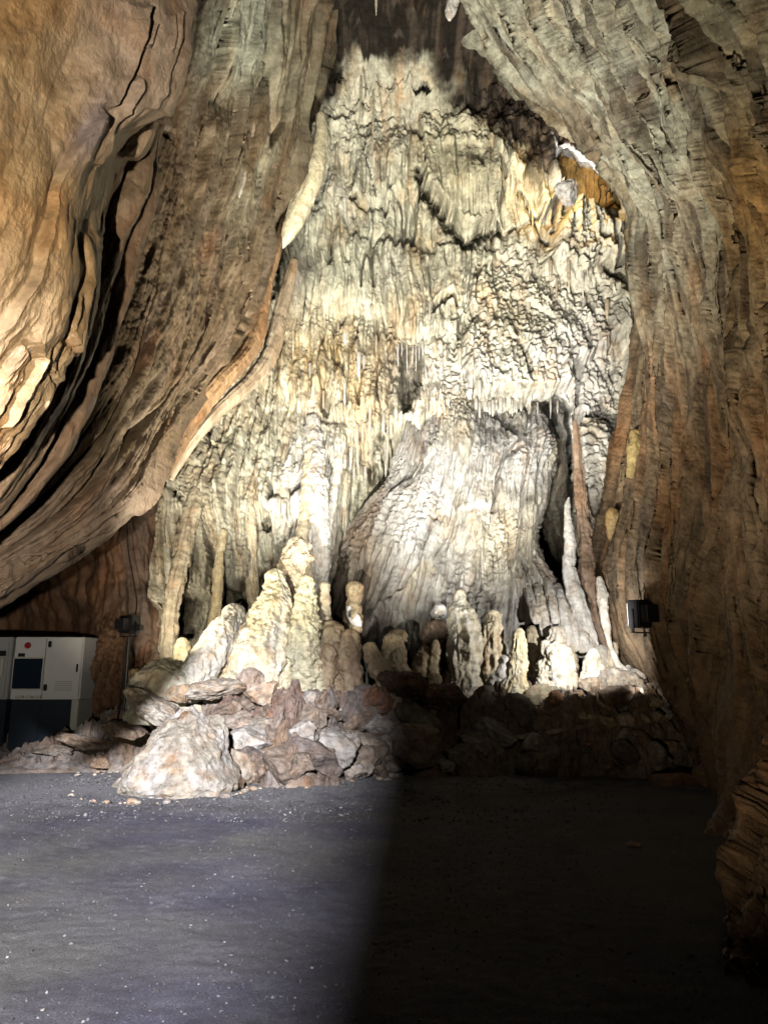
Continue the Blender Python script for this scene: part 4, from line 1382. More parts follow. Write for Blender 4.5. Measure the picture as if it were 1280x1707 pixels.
limb('column', [(470, 760, 14.8, 6), (474, 830, 14.6, 9), (478, 890, 14.4, 9), (478, 960, 14.3, 7)],
     CALC, (0.74, 0.68, 0.52), CREAM, 'cream column behind the yellow stalagmite', 'column', style='flow', amp=0.14, seed=37, hug=0.05)

# ---- right of the mound: pale column edge and leaning brown column
limb('column', [(948, 828, 14.4, 1.5), (945, 850, 14.3, 6), (949, 900, 14.1, 9), (948, 945, 14.0, 11), (956, 985, 13.9, 12), (972, 1030, 13.8, 12), (990, 1085, 13.7, 10)],
     CALC, (0.84, 0.82, 0.78), GRY, 'slender white column on the right edge of the tall black recess', 'column', style='flow', amp=0.10, seed=40)
limb('column', [(958, 700, 15.0, 3), (964, 780, 14.7, 8), (971, 860, 14.5, 12), (983, 940, 14.3, 18), (1000, 1010, 14.0, 18), (1022, 1080, 13.8, 14), (1038, 1130, 13.6, 12)],
     'fold_rock', (0.40, 0.29, 0.21), (0.26, 0.17, 0.11), 'brown fluted column leaning right beside the slender white one', 'column', style='flow', amp=0.16, seed=41)
limb('stalactite', [(985, 700, 14.6, 20), (992, 740, 14.6, 30), (996, 790, 14.5, 27), (990, 830, 14.4, 18), (988, 860, 14.3, 10), (992, 882, 14.3, 3)],
     'back_wall_rock', (0.74, 0.71, 0.64), (0.56, 0.48, 0.36), 'big white knobbly stalactite hanging at the right of the back wall', 'stalactite', style='popcorn', amp=0.07, rag=3.0, hug=-0.15, seed=42, kind='top', nseg=90)
limb('stalactite', [(1060, 715, 13.7, 10), (1060, 740, 13.6, 13), (1056, 770, 13.6, 11), (1052, 800, 13.6, 8), (1050, 825, 13.6, 3)],
     CALC, (0.50, 0.38, 0.16), (0.36, 0.26, 0.12), 'mustard coloured stubby stalactite on the right wall edge', 'stalactite', style='lump', amp=0.08, seed=43, kind='top')
limb('stalactite', [(1020, 845, 13.6, 8), (1024, 870, 13.6, 13), (1026, 895, 13.6, 11), (1032, 925, 13.6, 8), (1030, 960, 13.6, 7), (1034, 1000, 13.6, 3)],
     CALC, (0.48, 0.34, 0.15), (0.32, 0.22, 0.12), 'lumpy ochre stalactite below the mustard one', 'stalactite', style='lump', amp=0.12, seed=44, kind='top')
limb('column', [(998, 960, 13.4, 4), (1002, 990, 13.3, 9), (1006, 1020, 13.2, 8), (1010, 1045, 13.2, 6), (1016, 1075, 13.1, 4), (1028, 1105, 13.0, 5), (1044, 1135, 12.9, 10)],
     CALC, (0.76, 0.72, 0.64), (0.56, 0.46, 0.34), 'thin crooked pale column in front of the leaning brown one', 'column', style='lump', amp=0.10, seed=45)

# ---- upper gallery


# ---- stalagmites, left cluster
limb('stalagmite', [(497, 893, 13.9, 15), (494, 930, 13.8, 22), (488, 990, 13.7, 28), (484, 1050, 13.6, 36), (480, 1140, 13.5, 48)],
     CALC, (0.70, 0.58, 0.40), CREAM, 'tall ribbed orange cream stalagmite behind the yellow one', 'stalagmite', rag=2.2, style='scallop', amp=0.05, seed=60)
limb('stalagmite', [(458, 947, 13.2, 11), (460, 975, 13.2, 18), (458, 1005, 13.15, 30), (450, 1040, 13.1, 40), (440, 1080, 13.0, 52), (430, 1120, 12.9, 66), (428, 1165, 12.9, 74)],
     CALC, (0.76, 0.66, 0.42), (0.78, 0.75, 0.66), 'large smooth yellow stalagmite spreading into a white skirt', 'stalagmite', rag=2.2, style='flow', amp=0.10, seed=61, nseg=90)
limb('stalagmite', [(511, 958, 13.0, 7), (510, 985, 13.0, 13), (508, 1020, 13.0, 17), (506, 1060, 12.95, 22), (505, 1105, 12.9, 28), (505, 1160, 12.9, 34)],
     CALC, (0.68, 0.62, 0.40), (0.52, 0.50, 0.34), 'knobbly greenish stalagmite right of the yellow one', 'stalagmite', rag=2.2, style='popcorn', amp=0.13, seed=62)
limb('stalagmite', [(541, 969, 13.4, 7), (541, 990, 13.4, 9), (542, 1030, 13.4, 10), (545, 1075, 13.4, 13)],
     CALC, (0.60, 0.52, 0.38), CREAM, 'small flat topped stalagmite right of the knobbly one', 'stalagmite', rag=2.2, style='lump', amp=0.12, seed=63)
limb('fallen_stalagmite', [(398, 1008, 13.3, 12), (386, 1035, 13.1, 22), (368, 1065, 12.9, 26), (348, 1095, 12.7, 27), (326, 1125, 12.5, 24), (310, 1145, 12.4, 14)],
     CALC, (0.72, 0.68, 0.56), (0.62, 0.52, 0.36), 'thick broken stalagmite leaning against the wall at lower left', 'fallen stalagmite', style='lump', amp=0.06, seed=64)
limb('stalagmite', [(304, 1062, 13.3, 6), (304, 1078, 13.3, 11), (303, 1095, 13.3, 12), (300, 1120, 13.3, 14)],
     CALC, (0.66, 0.56, 0.34), CREAM, 'stubby yellow stalagmite left of the fallen one', 'stalagmite', rag=2.2, style='lump', amp=0.10, seed=65)
limb('stalagmite', [(492, 1100, 12.8, 6), (491, 1112, 12.8, 8), (490, 1132, 12.8, 8), (490, 1146, 12.8, 8)],
     CALC, (0.10, 0.08, 0.065), (0.2, 0.1, 0.06), 'small blackish stump in front of the knobbly stalagmite', 'stalagmite', rag=2.2, style='lump', amp=0.12, seed=66)
limb('stalagmite', [(420, 1112, 12.4, 16), (418, 1130, 12.4, 19), (420, 1150, 12.4, 20), (424, 1175, 12.4, 22)],
     CALC, (0.40, 0.30, 0.22), GRY, 'squat brown stump below the white skirt', 'stalagmite', rag=2.2, style='lump', amp=0.08, seed=67)
limb('stalagmite', [(300, 1105, 12.9, 20), (290, 1130, 12.7, 40), (280, 1160, 12.5, 56)],
     CALC, (0.72, 0.68, 0.52), CREAM, 'low cream flowstone hump at the left foot of the fallen stalagmite', 'flowstone hump', style='lump', amp=0.10, seed=68)

rng = random.Random(21)
for k in range(34):
    x = rng.choice([rng.uniform(285, 560), rng.uniform(560, 760), rng.uniform(780, 1030)])
    yb = rng.uniform(1105, 1150)
    hgt = rng.choice([18, 26, 36, 50, 66]) * rng.uniform(0.8, 1.2)
    ww = hgt * rng.uniform(0.13, 0.24) + 2.5
    Yk = 13.0 + rng.uniform(0.1, 0.9)
    lean = rng.uniform(-5, 5)
    limb('stalagmite', [(x + lean, yb - hgt, Yk, ww * .45), (x + lean * .6, yb - hgt * .6, Yk, ww * .75), (x, yb - hgt * .2, Yk, ww), (x - lean * .3, yb + 14, Yk, ww * 1.35)],
         CALC, rng.choice([(0.62, 0.55, 0.40), (0.55, 0.44, 0.28), (0.66, 0.63, 0.55)]), (0.42, 0.34, 0.24), 'small knobbly stalagmite crowding the foot of the flowstone', 'stalagmite',
         'small stalagmites along the foot of the flowstone', style=rng.choice(['lump', 'popcorn', 'scallop']), amp=0.16, rag=2.0, seed=400 + k, nseg=36)

# ---- stumps and blocks in the dim middle
MID = [((543, 1072, 13.0, 14), (540, 1112, 13.0, 19), 'rounded olive stump at the left of the dark middle'),
       ((560, 1070, 13.1, 10), (561, 1110, 13.1, 13), 'narrow olive stump touching the rounded one'),
       ((582, 1048, 13.1, 13), (586, 1110, 13.0, 16), 'upright drum shaped block with a flat top'),
       ((556, 1036, 13.4, 22), (548, 1064, 13.3, 24), 'tan lump on top of the olive stumps'),
       ((590, 968, 14.4, 11), (590, 1000, 14.4, 12), 'square tan block high in the dark hollow'),
       ((611, 1072, 12.9, 10), (640, 1128, 12.7, 17), 'brown log shaped stalagmite fallen to the right'),
       ((712, 1076, 13.3, 7), (700, 1118, 13.2, 14), 'pointed beige stone in the middle of the rubble'),
       ((722, 1120, 12.7, 9), (722, 1142, 12.7, 10), 'small lit square stone in the middle of the rubble'),
       ((672, 1080, 13.2, 6), (668, 1125, 13.2, 3), 'thin grey spike in the middle of the rubble'),
       ((666, 1048, 13.6, 12), (662, 1070, 13.6, 14), 'whitish lump below the mound foot')]
for k, (a, b, lab) in enumerate(MID):
    cx = (a[0] + b[0]) / 2
    limb('stump', [a, ((a[0] + b[0]) / 2, (a[1] + b[1]) / 2, (a[2] + b[2]) / 2, (a[3] + b[3]) / 2 * 1.08), b,
                   (b[0] + (b[0] - a[0]) * .3, b[1] + 22, b[2], b[3] * 1.05)],
         CALC, (0.46, 0.36, 0.22), (0.30, 0.20, 0.12), lab, 'stump', rag=2.2, style='lump', amp=0.14, seed=70 + k)

# ---- stalagmites, right cluster
limb('stalagmite', [(767, 982, 13.4, 6), (768, 1000, 13.4, 10), (771, 1025, 13.3, 22), (774, 1060, 13.2, 28), (775, 1100, 13.15, 27), (774, 1135, 13.1, 25)],
     CALC, (0.64, 0.58, 0.44), WHT, 'bottle shaped stalagmite with a nipple top right of centre', 'stalagmite', rag=2.2, style='flow', amp=0.12, seed=80)
limb('stalagmite', [(822, 1016, 13.3, 10), (822, 1035, 13.3, 16), (821, 1065, 13.2, 19), (822, 1095, 13.15, 19), (824, 1140, 13.1, 20)],
     CALC, (0.70, 0.62, 0.44), (0.5, 0.34, 0.2), 'smooth cream stalagmite beside the bottle shaped one', 'stalagmite', rag=2.2, style='flow', amp=0.10, seed=81)
limb('stalagmite', [(866, 1046, 12.9, 7), (864, 1070, 12.9, 12), (864, 1105, 12.85, 14), (862, 1140, 12.8, 18), (856, 1180, 12.7, 28)],
     CALC, (0.76, 0.68, 0.44), WHT, 'slender bright yellow white stalagmite in the right cluster', 'stalagmite', rag=2.2, style='flow', amp=0.10, seed=82)
limb('stalagmite', [(908, 1066, 13.1, 5), (910, 1078, 13.1, 9), (924, 1092, 13.05, 26), (928, 1120, 13.0, 32), (928, 1150, 12.95, 33), (928, 1180, 12.9, 34)],
     CALC, (0.80, 0.74, 0.60), WHT, 'broad lumpy cream stalagmite with a small horn', 'stalagmite', rag=2.2, style='lump', amp=0.10, seed=83)
limb('stalagmite', [(990, 1080, 13.0, 6), (989, 1095, 13.0, 12), (988, 1120, 12.95, 18), (986, 1150, 12.9, 24)],
     CALC, (0.80, 0.74, 0.60), WHT, 'pointed cream stalagmite near the right end of the cluster', 'stalagmite', rag=2.2, style='lump', amp=0.08, seed=84)
limb('stalagmite', [(1001, 1074, 13.4, 5), (1002, 1090, 13.4, 10), (1004, 1130, 13.4, 13)],
     CALC, (0.5, 0.47, 0.42), GRY, 'grey stalagmite tucked behind the pointed cream one', 'stalagmite', rag=2.2, style='lump', amp=0.12, seed=85)
limb('stalagmite', [(843, 1090, 13.0, 10), (842, 1105, 13.0, 14), (838, 1130, 13.0, 16)],
     CALC, (0.72, 0.70, 0.66), GRY, 'low white lump between two cream stalagmites', 'stalagmite', rag=2.2, style='lump', amp=0.12, seed=86)

# flow curtain with drip ends over the right cluster
for k, (x, y0, y1, wd) in enumerate([(905, 985, 1062, 9), (921, 975, 1040, 8), (938, 985, 1078, 10), (953, 1000, 1086, 10), (968, 1015, 1088, 11),
                                     (982, 1040, 1090, 9), (890, 990, 1040, 8)]):
    limb('flowstone_fringe', [(x - 10, y0 - 12, 14.4, wd * .7), (x - 4, y0 + 15, 14.0, wd), (x + 1, (y0 + y1) / 2 + 8, 13.7, wd * 1.05), (x + 4, y1 - 6, 13.6, wd * .9), (x + 5, y1, 13.6, wd * .5)],
         CALC, (0.76, 0.74, 0.70), CREAM, ['leftmost but one', 'short middle', 'long middle', 'fourth', 'widest', 'rightmost', 'leftmost'][k] + ' pale flowstone tongue hanging over the right stalagmite cluster',
         'flowstone', 'flowstone tongues over the right cluster', style='flow', amp=0.14, seed=90 + k, kind='top')


# ---- fringes of stalactites on lips (individuals, look-alikes share a label)
def fringe(x0, y0, x1, y1, n, Y, lmin, lmax, wd, base, label, group, seed):
    rng = random.Random(seed)
    for k in range(n):
        f = (k + rng.uniform(0.1, 0.9)) / n
        x = x0 + (x1 - x0) * f
        y = y0 + (y1 - y0) * f + rng.uniform(-5, 5)
        L = lmin + (lmax - lmin) * rng.random() ** 2
        w0 = wd * rng.uniform(0.5, 1.3)
        if rng.random() < 0.25:
            continue
        Y = wall_y(x, y - 2) - 0.02
        limb('stalactite', [(x, y - 8, Y + .1, w0), (x + rng.uniform(-.5, .5), y + L * .5, Y, w0 * .7), (x + rng.uniform(-1, 1), y + L, Y, 0.6)],
             CALC, base, GRY, label, 'stalactite', group, style='flow', amp=0.08, seed=seed + k, kind='top', nseg=14, nlen=14)


fringe(662, 578, 705, 576, 9, 15.4, 14, 46, 2.6, (0.62, 0.6, 0.56), 'thin stalactite in the fringe over the small dark niche', 'stalactites over the small niche', 100)
fringe(790, 672, 942, 676, 22, 14.75, 12, 44, 3.2, (0.56, 0.54, 0.50), 'thin stalactite in the fringe over the central mound', 'stalactites over the mound', 130)
fringe(560, 720, 655, 700, 14, 15.0, 25, 85, 3.4, (0.60, 0.54, 0.40), 'slim stalactite below the ochre curtain', 'stalactites below the ochre curtain', 160)
fringe(850, 300, 890, 360, 6, 15.5, 12, 40, 2.6, (0.66, 0.6, 0.4), 'thin yellow stalactite on the curtain left of the gallery', 'stalactites left of the gallery', 200)

rng = random.Random(77)
for k in range(64):
    if k % 2:
        x, y = rng.uniform(455, 660), rng.uniform(540, 800)
    else:
        x, y = rng.uniform(690, 1020), rng.uniform(430, 650)
    L = 14 + 50 * rng.random() ** 2
    w0 = rng.uniform(1.8, 4.2)
    Yk = min(wall_y(x, y), wall_y(x, y + L * .5)) - 0.03
    limb('stalactite', [(x, y - 10, Yk + .12, w0 * 1.2), (x, y + L * .5, Yk, w0 * .8), (x + rng.uniform(-1, 1), y + L, Yk, 0.8)],
         CALC, rng.choice([(0.66, 0.60, 0.46), (0.62, 0.50, 0.34), (0.70, 0.67, 0.60)]), GRY, 'thin stalactite growing from the face of the flowstone wall', 'stalactite',
         'thin stalactites on the flowstone wall', style='flow', amp=0.10, seed=700 + k, kind='top', nseg=14, nlen=16)


# ================================================================== rocks
import bmesh


def ico(sub):
    bm = bmesh.new()
    bmesh.ops.create_icosphere(bm, subdivisions=sub, radius=1)
    v = np.array([x.co[:] for x in bm.verts])
    f = np.array([[x.index for x in q.verts] for q in bm.faces])
    bm.free()
    return v, f


ico_low = ico(3)
ICO5, ICO4, ICO3, ICO2 = ico(7), ico(6), ico(5), ico(4)


def rock(name, center, size, seed, base, tint, label, cat='rock', group=None, rot=0.0, level=ICO2, angular=7, rough=0.10, tilt=(0, 0), mat='rubble_rock'):
    v, f = level
    v = v.copy()
    rng = np.random.RandomState(seed)
    # chip planar facets
    for k in range(angular * 2):
        n = rng.normal(size=3)
        n /= np.linalg.norm(n)
        d = rng.uniform(0.50, 0.88)
        s = v @ n
        over = np.maximum(s - d, 0)
        v = v - n[None] * (over * 0.97)[:, None]
    nn = v / (np.linalg.norm(v, axis=1, keepdims=True) + 1e-9)
    s = float(seed) * 1.37
    h = 2.2 * rough * fbm(v[:, 0] * 1.1 + s, v[:, 1] * 1.1, v[:, 2] * 1.1, 5, 0.6) + rough * 1.3 * (billow(v[:, 0] * 2.2 + s, v[:, 1] * 2.2, v[:, 2] * 2.2, 4) - 0.4)
    f1, f2, cid = worley(nn[:, 0] * 3 + nn[:, 2] * 1.7 + s, nn[:, 1] * 3 - nn[:, 2] * 2.1, 3)
    h = h + rough * 0.5 * (cid / 256.0 - 0.5) * sm(0, 0.2, f2 - f1)
    v = v + nn * h[:, None]
    v = v * np.array(size)
    cr, sr = math.cos(rot), math.sin(rot)
    tx, ty = tilt
    Rx = np.array([[1, 0, 0], [0, math.cos(tx), -math.sin(tx)], [0, math.sin(tx), math.cos(tx)]])
    Ry = np.array([[math.cos(ty), 0, math.sin(ty)], [0, 1, 0], [-math.sin(ty), 0, math.cos(ty)]])
    Rz = np.array([[cr, -sr, 0], [sr, cr, 0], [0, 0, 1]])
    v = v @ (Rz @ Rx @ Ry).T
    c = np.array(base) * np.ones((len(v), 3))
    t = sm(-0.15, 0.35, fbm(nn[:, 0] * 1.7 + s, nn[:, 1] * 1.7, nn[:, 2] * 1.7, 4))
    c = c * (1 - t[:, None] * 0.7) + np.array(tint) * t[:, None] * 0.7
    o = mesh_obj(name, v, f, mat, c)
    o.location = center
    tag(o, label, cat, group)
    return o


def rock_px(px, py, Y, w, h, seed, base, tint, label, **k):
    """rock whose outline is about w x h photo pixels around px,py at distance Y"""
    d = Y / math.cos(R(8))
    return rock('boulder', tuple(P(px, py, Y)), (w / 2 * d / F * 1.12, k.pop('dep', 0.9) * w / 2 * d / F, h / 2 * d / F * 1.12), seed, base, tint, label, **k)


# the big pale boulder in front
def big_boulder():
    v, f = ICO5
    v = v.copy()
    rng = np.random.RandomState(5)
    for k in range(16):
        n = rng.normal(size=3)
        n[2] = abs(n[2]) * 0.6
        n /= np.linalg.norm(n)
        v = v - n[None] * (np.maximum(v @ n - rng.uniform(0.70, 0.9), 0) * 0.9)[:, None]
    x, y, z = v.T
    # conical hump: narrow crest leaning back right, wide foot
    zz = (z + 1) / 2
    w_ = 1.18 - 0.80 * zz ** 0.8
    X = x * w_ * 0.98 / np.sqrt(np.maximum(1 - z * z * 0.55, 0.3)) * 0.90 + 0.02 * zz
    Yd = y * w_ * 0.95 + 0.40 * zz
    Z = zz * 1.10
    V = np.stack([X, Yd, Z], -1)
    nn = v
    h = 0.17 * fbm(x * 1.2 + 3, y * 1.2, z * 1.2, 4) + 0.09 * billow(x * 2.2 + 0.7 * z, y * 2.2, z * 0.9, 4)
    h = h + 0.03 * fbm(x * 6, y * 6, z * 6, 5, 0.6) + 0.03 * billow(x * 4, y * 4, z * 2, 2)
    V = V + nn * h[:, None]
    c = np.array([0.44, 0.395, 0.31]) * np.ones((len(V), 3))
    t = sm(-0.1, 0.3, fbm(x * 1.6, y * 1.6, z * 1.6 + 9, 4))[:, None] * 0.7
    c = c * (1 - t) + np.array([0.56, 0.535, 0.49]) * t
    t = (sm(0.1, 0.35, fbm(x * 2.3 + 4, y * 2.3, z * 2.3 + 2, 4)) * 0.8)[:, None]
    c = c * (1 - t) + np.array([0.38, 0.26, 0.16]) * t
    b = P(300, 1322, 10.15)
    o = mesh_obj('boulder', V, f, 'rubble_rock', c)
    o.location = (b[0], 10.3, -0.10)
    tag(o, 'largest pale hump shaped boulder standing on the floor in front of the rubble', 'boulder')


big_boulder()

PALE = (0.52, 0.47, 0.38)
TAN = (0.42, 0.31, 0.21)
RED = (0.36, 0.20, 0.12)
DRK = (0.15, 0.11, 0.085)
ROCKS = [
    # px, py, Y, w, h, base, tint, label, extra
    (945, 320, 14.9, 48, 46, (0.62, 0.60, 0.58), GRY, 'pale angular block perched in the opening of the upper gallery', dict(angular=8)),
    (380, 1285, 10.9, 110, 90, (0.42, 0.36, 0.28), TAN, 'shoulder rock leaning on the right side of the big boulder', dict(tilt=(0.0, 0.4))),
    (232, 1300, 10.6, 70, 40, (0.42, 0.37, 0.30), TAN, 'low rock wedged under the left foot of the big boulder', dict(tilt=(0.0, -0.3))),
    (358, 1152, 12.0, 90, 34, PALE, TAN, 'flat slab with a pale top and brown side lying on the rubble', dict(tilt=(0.05, -0.08))),
    (302, 1158, 11.9, 44, 34, (0.5, 0.36, 0.22), PALE, 'squarish tan block in front of the flat slab', {}),
    (292, 1138, 12.1, 18, 20, (0.38, 0.17, 0.09), TAN, 'small rust red stone on the squarish tan block', {}),
    (440, 1155, 11.9, 60, 40, (0.5, 0.36, 0.24), PALE, 'blocky orange tinted rock below the white skirt', {}),
    (262, 1180, 11.9, 110, 44, PALE, TAN, 'long pale slab sloping down to the left of the big boulder', dict(tilt=(0.0, 0.50))),
    (205, 1215, 12.0, 80, 30, TAN, (0.34, 0.28, 0.26), 'brown slab in the tongue of rock left of the big boulder', dict(tilt=(0.0, 0.32))),
    (150, 1238, 12.2, 90, 24, TAN, (0.4, 0.34, 0.3), 'low flat rock at the left end of the tongue', dict(tilt=(0.0, 0.2))),
    (90, 1250, 12.4, 80, 18, (0.28, 0.25, 0.21), TAN, 'flattest leftmost rock in front of the cabinets', dict(tilt=(0.0, 0.1))),
    (232, 1140, 12.6, 60, 60, (0.36, 0.27, 0.16), (0.42, 0.40, 0.24), 'rounded olive brown rock under the left flood lamp', dict(tilt=(0.0, 0.4))),
    (400, 1215, 11.7, 70, 50, (0.40, 0.32, 0.26), PALE, 'grey brown rock at the right shoulder of the big boulder', {}),
    (462, 1272, 11.2, 34, 44, (0.58, 0.55, 0.50), PALE, 'small pale pyramid shaped rock right of the big boulder', dict(angular=9)),
    (500, 1284, 11.2, 30, 22, (0.55, 0.52, 0.48), PALE, 'small pale rock next to the pyramid shaped one', {}),
    (415, 1282, 10.9, 50, 26, (0.55, 0.52, 0.48), PALE, 'low pale rock at the right foot of the big boulder', {}),
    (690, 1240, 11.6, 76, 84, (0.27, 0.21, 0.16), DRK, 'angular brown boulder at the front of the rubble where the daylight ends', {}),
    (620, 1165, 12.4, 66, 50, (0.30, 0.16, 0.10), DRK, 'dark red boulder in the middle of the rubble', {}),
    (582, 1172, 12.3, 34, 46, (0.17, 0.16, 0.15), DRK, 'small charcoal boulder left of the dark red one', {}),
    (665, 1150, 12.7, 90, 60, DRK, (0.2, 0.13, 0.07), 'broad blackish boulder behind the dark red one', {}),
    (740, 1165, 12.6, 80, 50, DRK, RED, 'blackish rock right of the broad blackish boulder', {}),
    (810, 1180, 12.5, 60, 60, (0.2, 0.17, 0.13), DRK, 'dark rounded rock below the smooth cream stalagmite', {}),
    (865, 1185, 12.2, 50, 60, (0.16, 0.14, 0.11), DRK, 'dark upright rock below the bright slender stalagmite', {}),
    (900, 1165, 12.6, 64, 44, (0.42, 0.38, 0.27), TAN, 'olive grey boulder below the broad lumpy stalagmite', {}),
    (1035, 1150, 12.8, 84, 60, (0.44, 0.40, 0.34), TAN, 'large rounded grey boulder at the right end of the rubble', dict(tilt=(0.0, 0.3))),
    (985, 1145, 12.8, 46, 30, (0.42, 0.34, 0.26), PALE, 'tan boulder left of the large rounded grey one', {}),
    (1052, 1128, 13.0, 40, 34, (0.55, 0.52, 0.48), PALE, 'pale boulder on top of the large rounded grey one', {}),
    (1043, 1203, 12.0, 30, 26, (0.55, 0.50, 0.42), PALE, 'egg shaped cream stone at the lower right of the rubble', dict(angular=2)),
    (1072, 1200, 12.1, 26, 20, (0.5, 0.44, 0.36), PALE, 'rounded tan stone right of the egg shaped one', dict(angular=2)),
    (1092, 1198, 12.2, 22, 22, (0.5, 0.44, 0.36), PALE, 'last rounded stone before the right wall', dict(angular=2)),
    (975, 1195, 12.1, 44, 24, (0.52, 0.50, 0.36), PALE, 'greenish cream stone left of the egg shaped one', {}),
    (955, 1176, 12.3, 22, 20, (0.3, 0.28, 0.25), DRK, 'small round grey stone beside the olive grey boulder', dict(angular=2)),
    (1010, 1203, 12.0, 40, 18, (0.5, 0.44, 0.32), TAN, 'wedge of tan rock left of the egg shaped stone', dict(tilt=(0, .35))),
    (935, 1215, 11.9, 80, 12, (0.5, 0.47, 0.38), TAN, 'thin pale slab lying flat in front of the right cluster', dict(tilt=(0.1, -.12), angular=12)),
    (880, 1228, 11.9, 50, 10, (0.46, 0.42, 0.3), TAN, 'small flat sliver at the left end of the thin slabs', {}),
    (589, 1030, 14.3, 20, 46, (0.80, 0.78, 0.76), GRY, 'brightly lit white crystal block in the dark hollow', dict(tilt=(0, -.35), angular=10)),
    (731, 1020, 13.9, 24, 26, (0.82, 0.80, 0.78), GRY, 'brightly lit white knob at the foot of the mound', dict(angular=3)),
    (735, 1060, 13.6, 60, 60, (0.30, 0.22, 0.16), DRK, 'brown heap under the white knob', {}),
    (1135, 1306, 10.9, 90, 34, (0.26, 0.15, 0.09), DRK, 'low reddish rock in the shade near the right wall', {}),
    (1052, 1407, 7.2, 28, 6, (0.40, 0.27, 0.2), DRK, 'single flat pebble on the dark part of the floor', {}),
    (1185, 1296, 10.6, 60, 44, (0.3, 0.19, 0.11), DRK, 'brown rock leaning on the foot of the right wall', {}),
]
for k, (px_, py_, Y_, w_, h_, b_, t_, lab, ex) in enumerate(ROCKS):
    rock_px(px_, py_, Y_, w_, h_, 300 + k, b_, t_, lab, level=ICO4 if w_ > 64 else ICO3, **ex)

# loose rubble stones over the bank
rng = random.Random(4)
n_st = 0
while n_st < 150:
    X = rng.uniform(-4.6, 4.6)
    Yv = rng.uniform(11.5, 14.2)
    h = float(ground_h(np.array([X]), np.array([Yv]))[0])
    if h < 0.08 and rng.random() > 0.2:
        continue
    s = rng.choice([0.05, 0.07, 0.09, 0.12, 0.16])
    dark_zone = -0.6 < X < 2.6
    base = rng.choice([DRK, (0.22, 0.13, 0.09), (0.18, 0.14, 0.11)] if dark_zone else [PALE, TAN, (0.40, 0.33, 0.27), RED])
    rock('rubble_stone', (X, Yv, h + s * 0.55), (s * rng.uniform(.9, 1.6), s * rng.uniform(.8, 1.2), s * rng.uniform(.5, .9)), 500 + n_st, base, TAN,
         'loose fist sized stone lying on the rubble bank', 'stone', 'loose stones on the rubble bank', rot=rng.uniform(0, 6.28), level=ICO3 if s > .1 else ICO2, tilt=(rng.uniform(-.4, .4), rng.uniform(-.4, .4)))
    n_st += 1


rng = random.Random(9)
for k in range(150):
    X = rng.uniform(-3.3, 4.4) if k < 95 else rng.uniform(-2.4, 0.6)
    fr = 10.3
    ys = np.arange(10.4, 13.6, 0.05)
    hh = ground_h(np.full(ys.shape, X), ys)
    fr = ys[np.argmax(hh > 0.05)] if (hh > 0.05).any() else 11.5
    Yv = fr + (rng.uniform(-0.05, 1.5) if k < 95 else rng.uniform(-0.02, 0.9))
    h = float(ground_h(np.array([X]), np.array([Yv]))[0])
    s = rng.choice([0.10, 0.14, 0.18, 0.24, 0.32]) * rng.uniform(0.85, 1.2)
    base = rng.choice([(0.30, 0.245, 0.19), (0.38, 0.33, 0.26), (0.27, 0.21, 0.16), (0.48, 0.44, 0.38), (0.20, 0.165, 0.14)])
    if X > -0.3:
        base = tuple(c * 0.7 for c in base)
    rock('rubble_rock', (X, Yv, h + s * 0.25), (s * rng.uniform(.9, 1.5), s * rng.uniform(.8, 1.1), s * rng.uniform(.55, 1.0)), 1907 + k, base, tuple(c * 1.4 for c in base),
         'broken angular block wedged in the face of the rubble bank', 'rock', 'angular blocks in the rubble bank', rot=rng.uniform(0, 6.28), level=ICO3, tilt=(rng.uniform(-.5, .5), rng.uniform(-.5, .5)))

for k in range(70):
    X = rng.uniform(-4.8, 0.3)
    if k < 26:
        a = rng.uniform(math.pi * 0.95, math.pi * 2.05)
        X, Yv = -2.95 + 1.15 * math.cos(a), 10.3 + 1.0 * math.sin(a)
    else:
        hh = ground_h(np.full(ys.shape, X), ys)
        Yv = (ys[np.argmax(hh > 0.05)] if (hh > 0.05).any() else 11.5) - abs(rng.gauss(0, 0.25))
    s = rng.choice([0.022, 0.03, 0.04, 0.06]) * rng.uniform(0.8, 1.2)
    rock('chip', (X, Yv, s * 0.3), (s * rng.uniform(.9, 1.5), s, s * rng.uniform(.5, .9)), 2500 + k, rng.choice([PALE, TAN, (0.40, 0.36, 0.31)]), PALE,
         'small broken chip lying on the floor at the foot of the rocks', 'stone', 'small chips at the foot of the rocks', rot=rng.uniform(0, 6.28), level=ico_low)


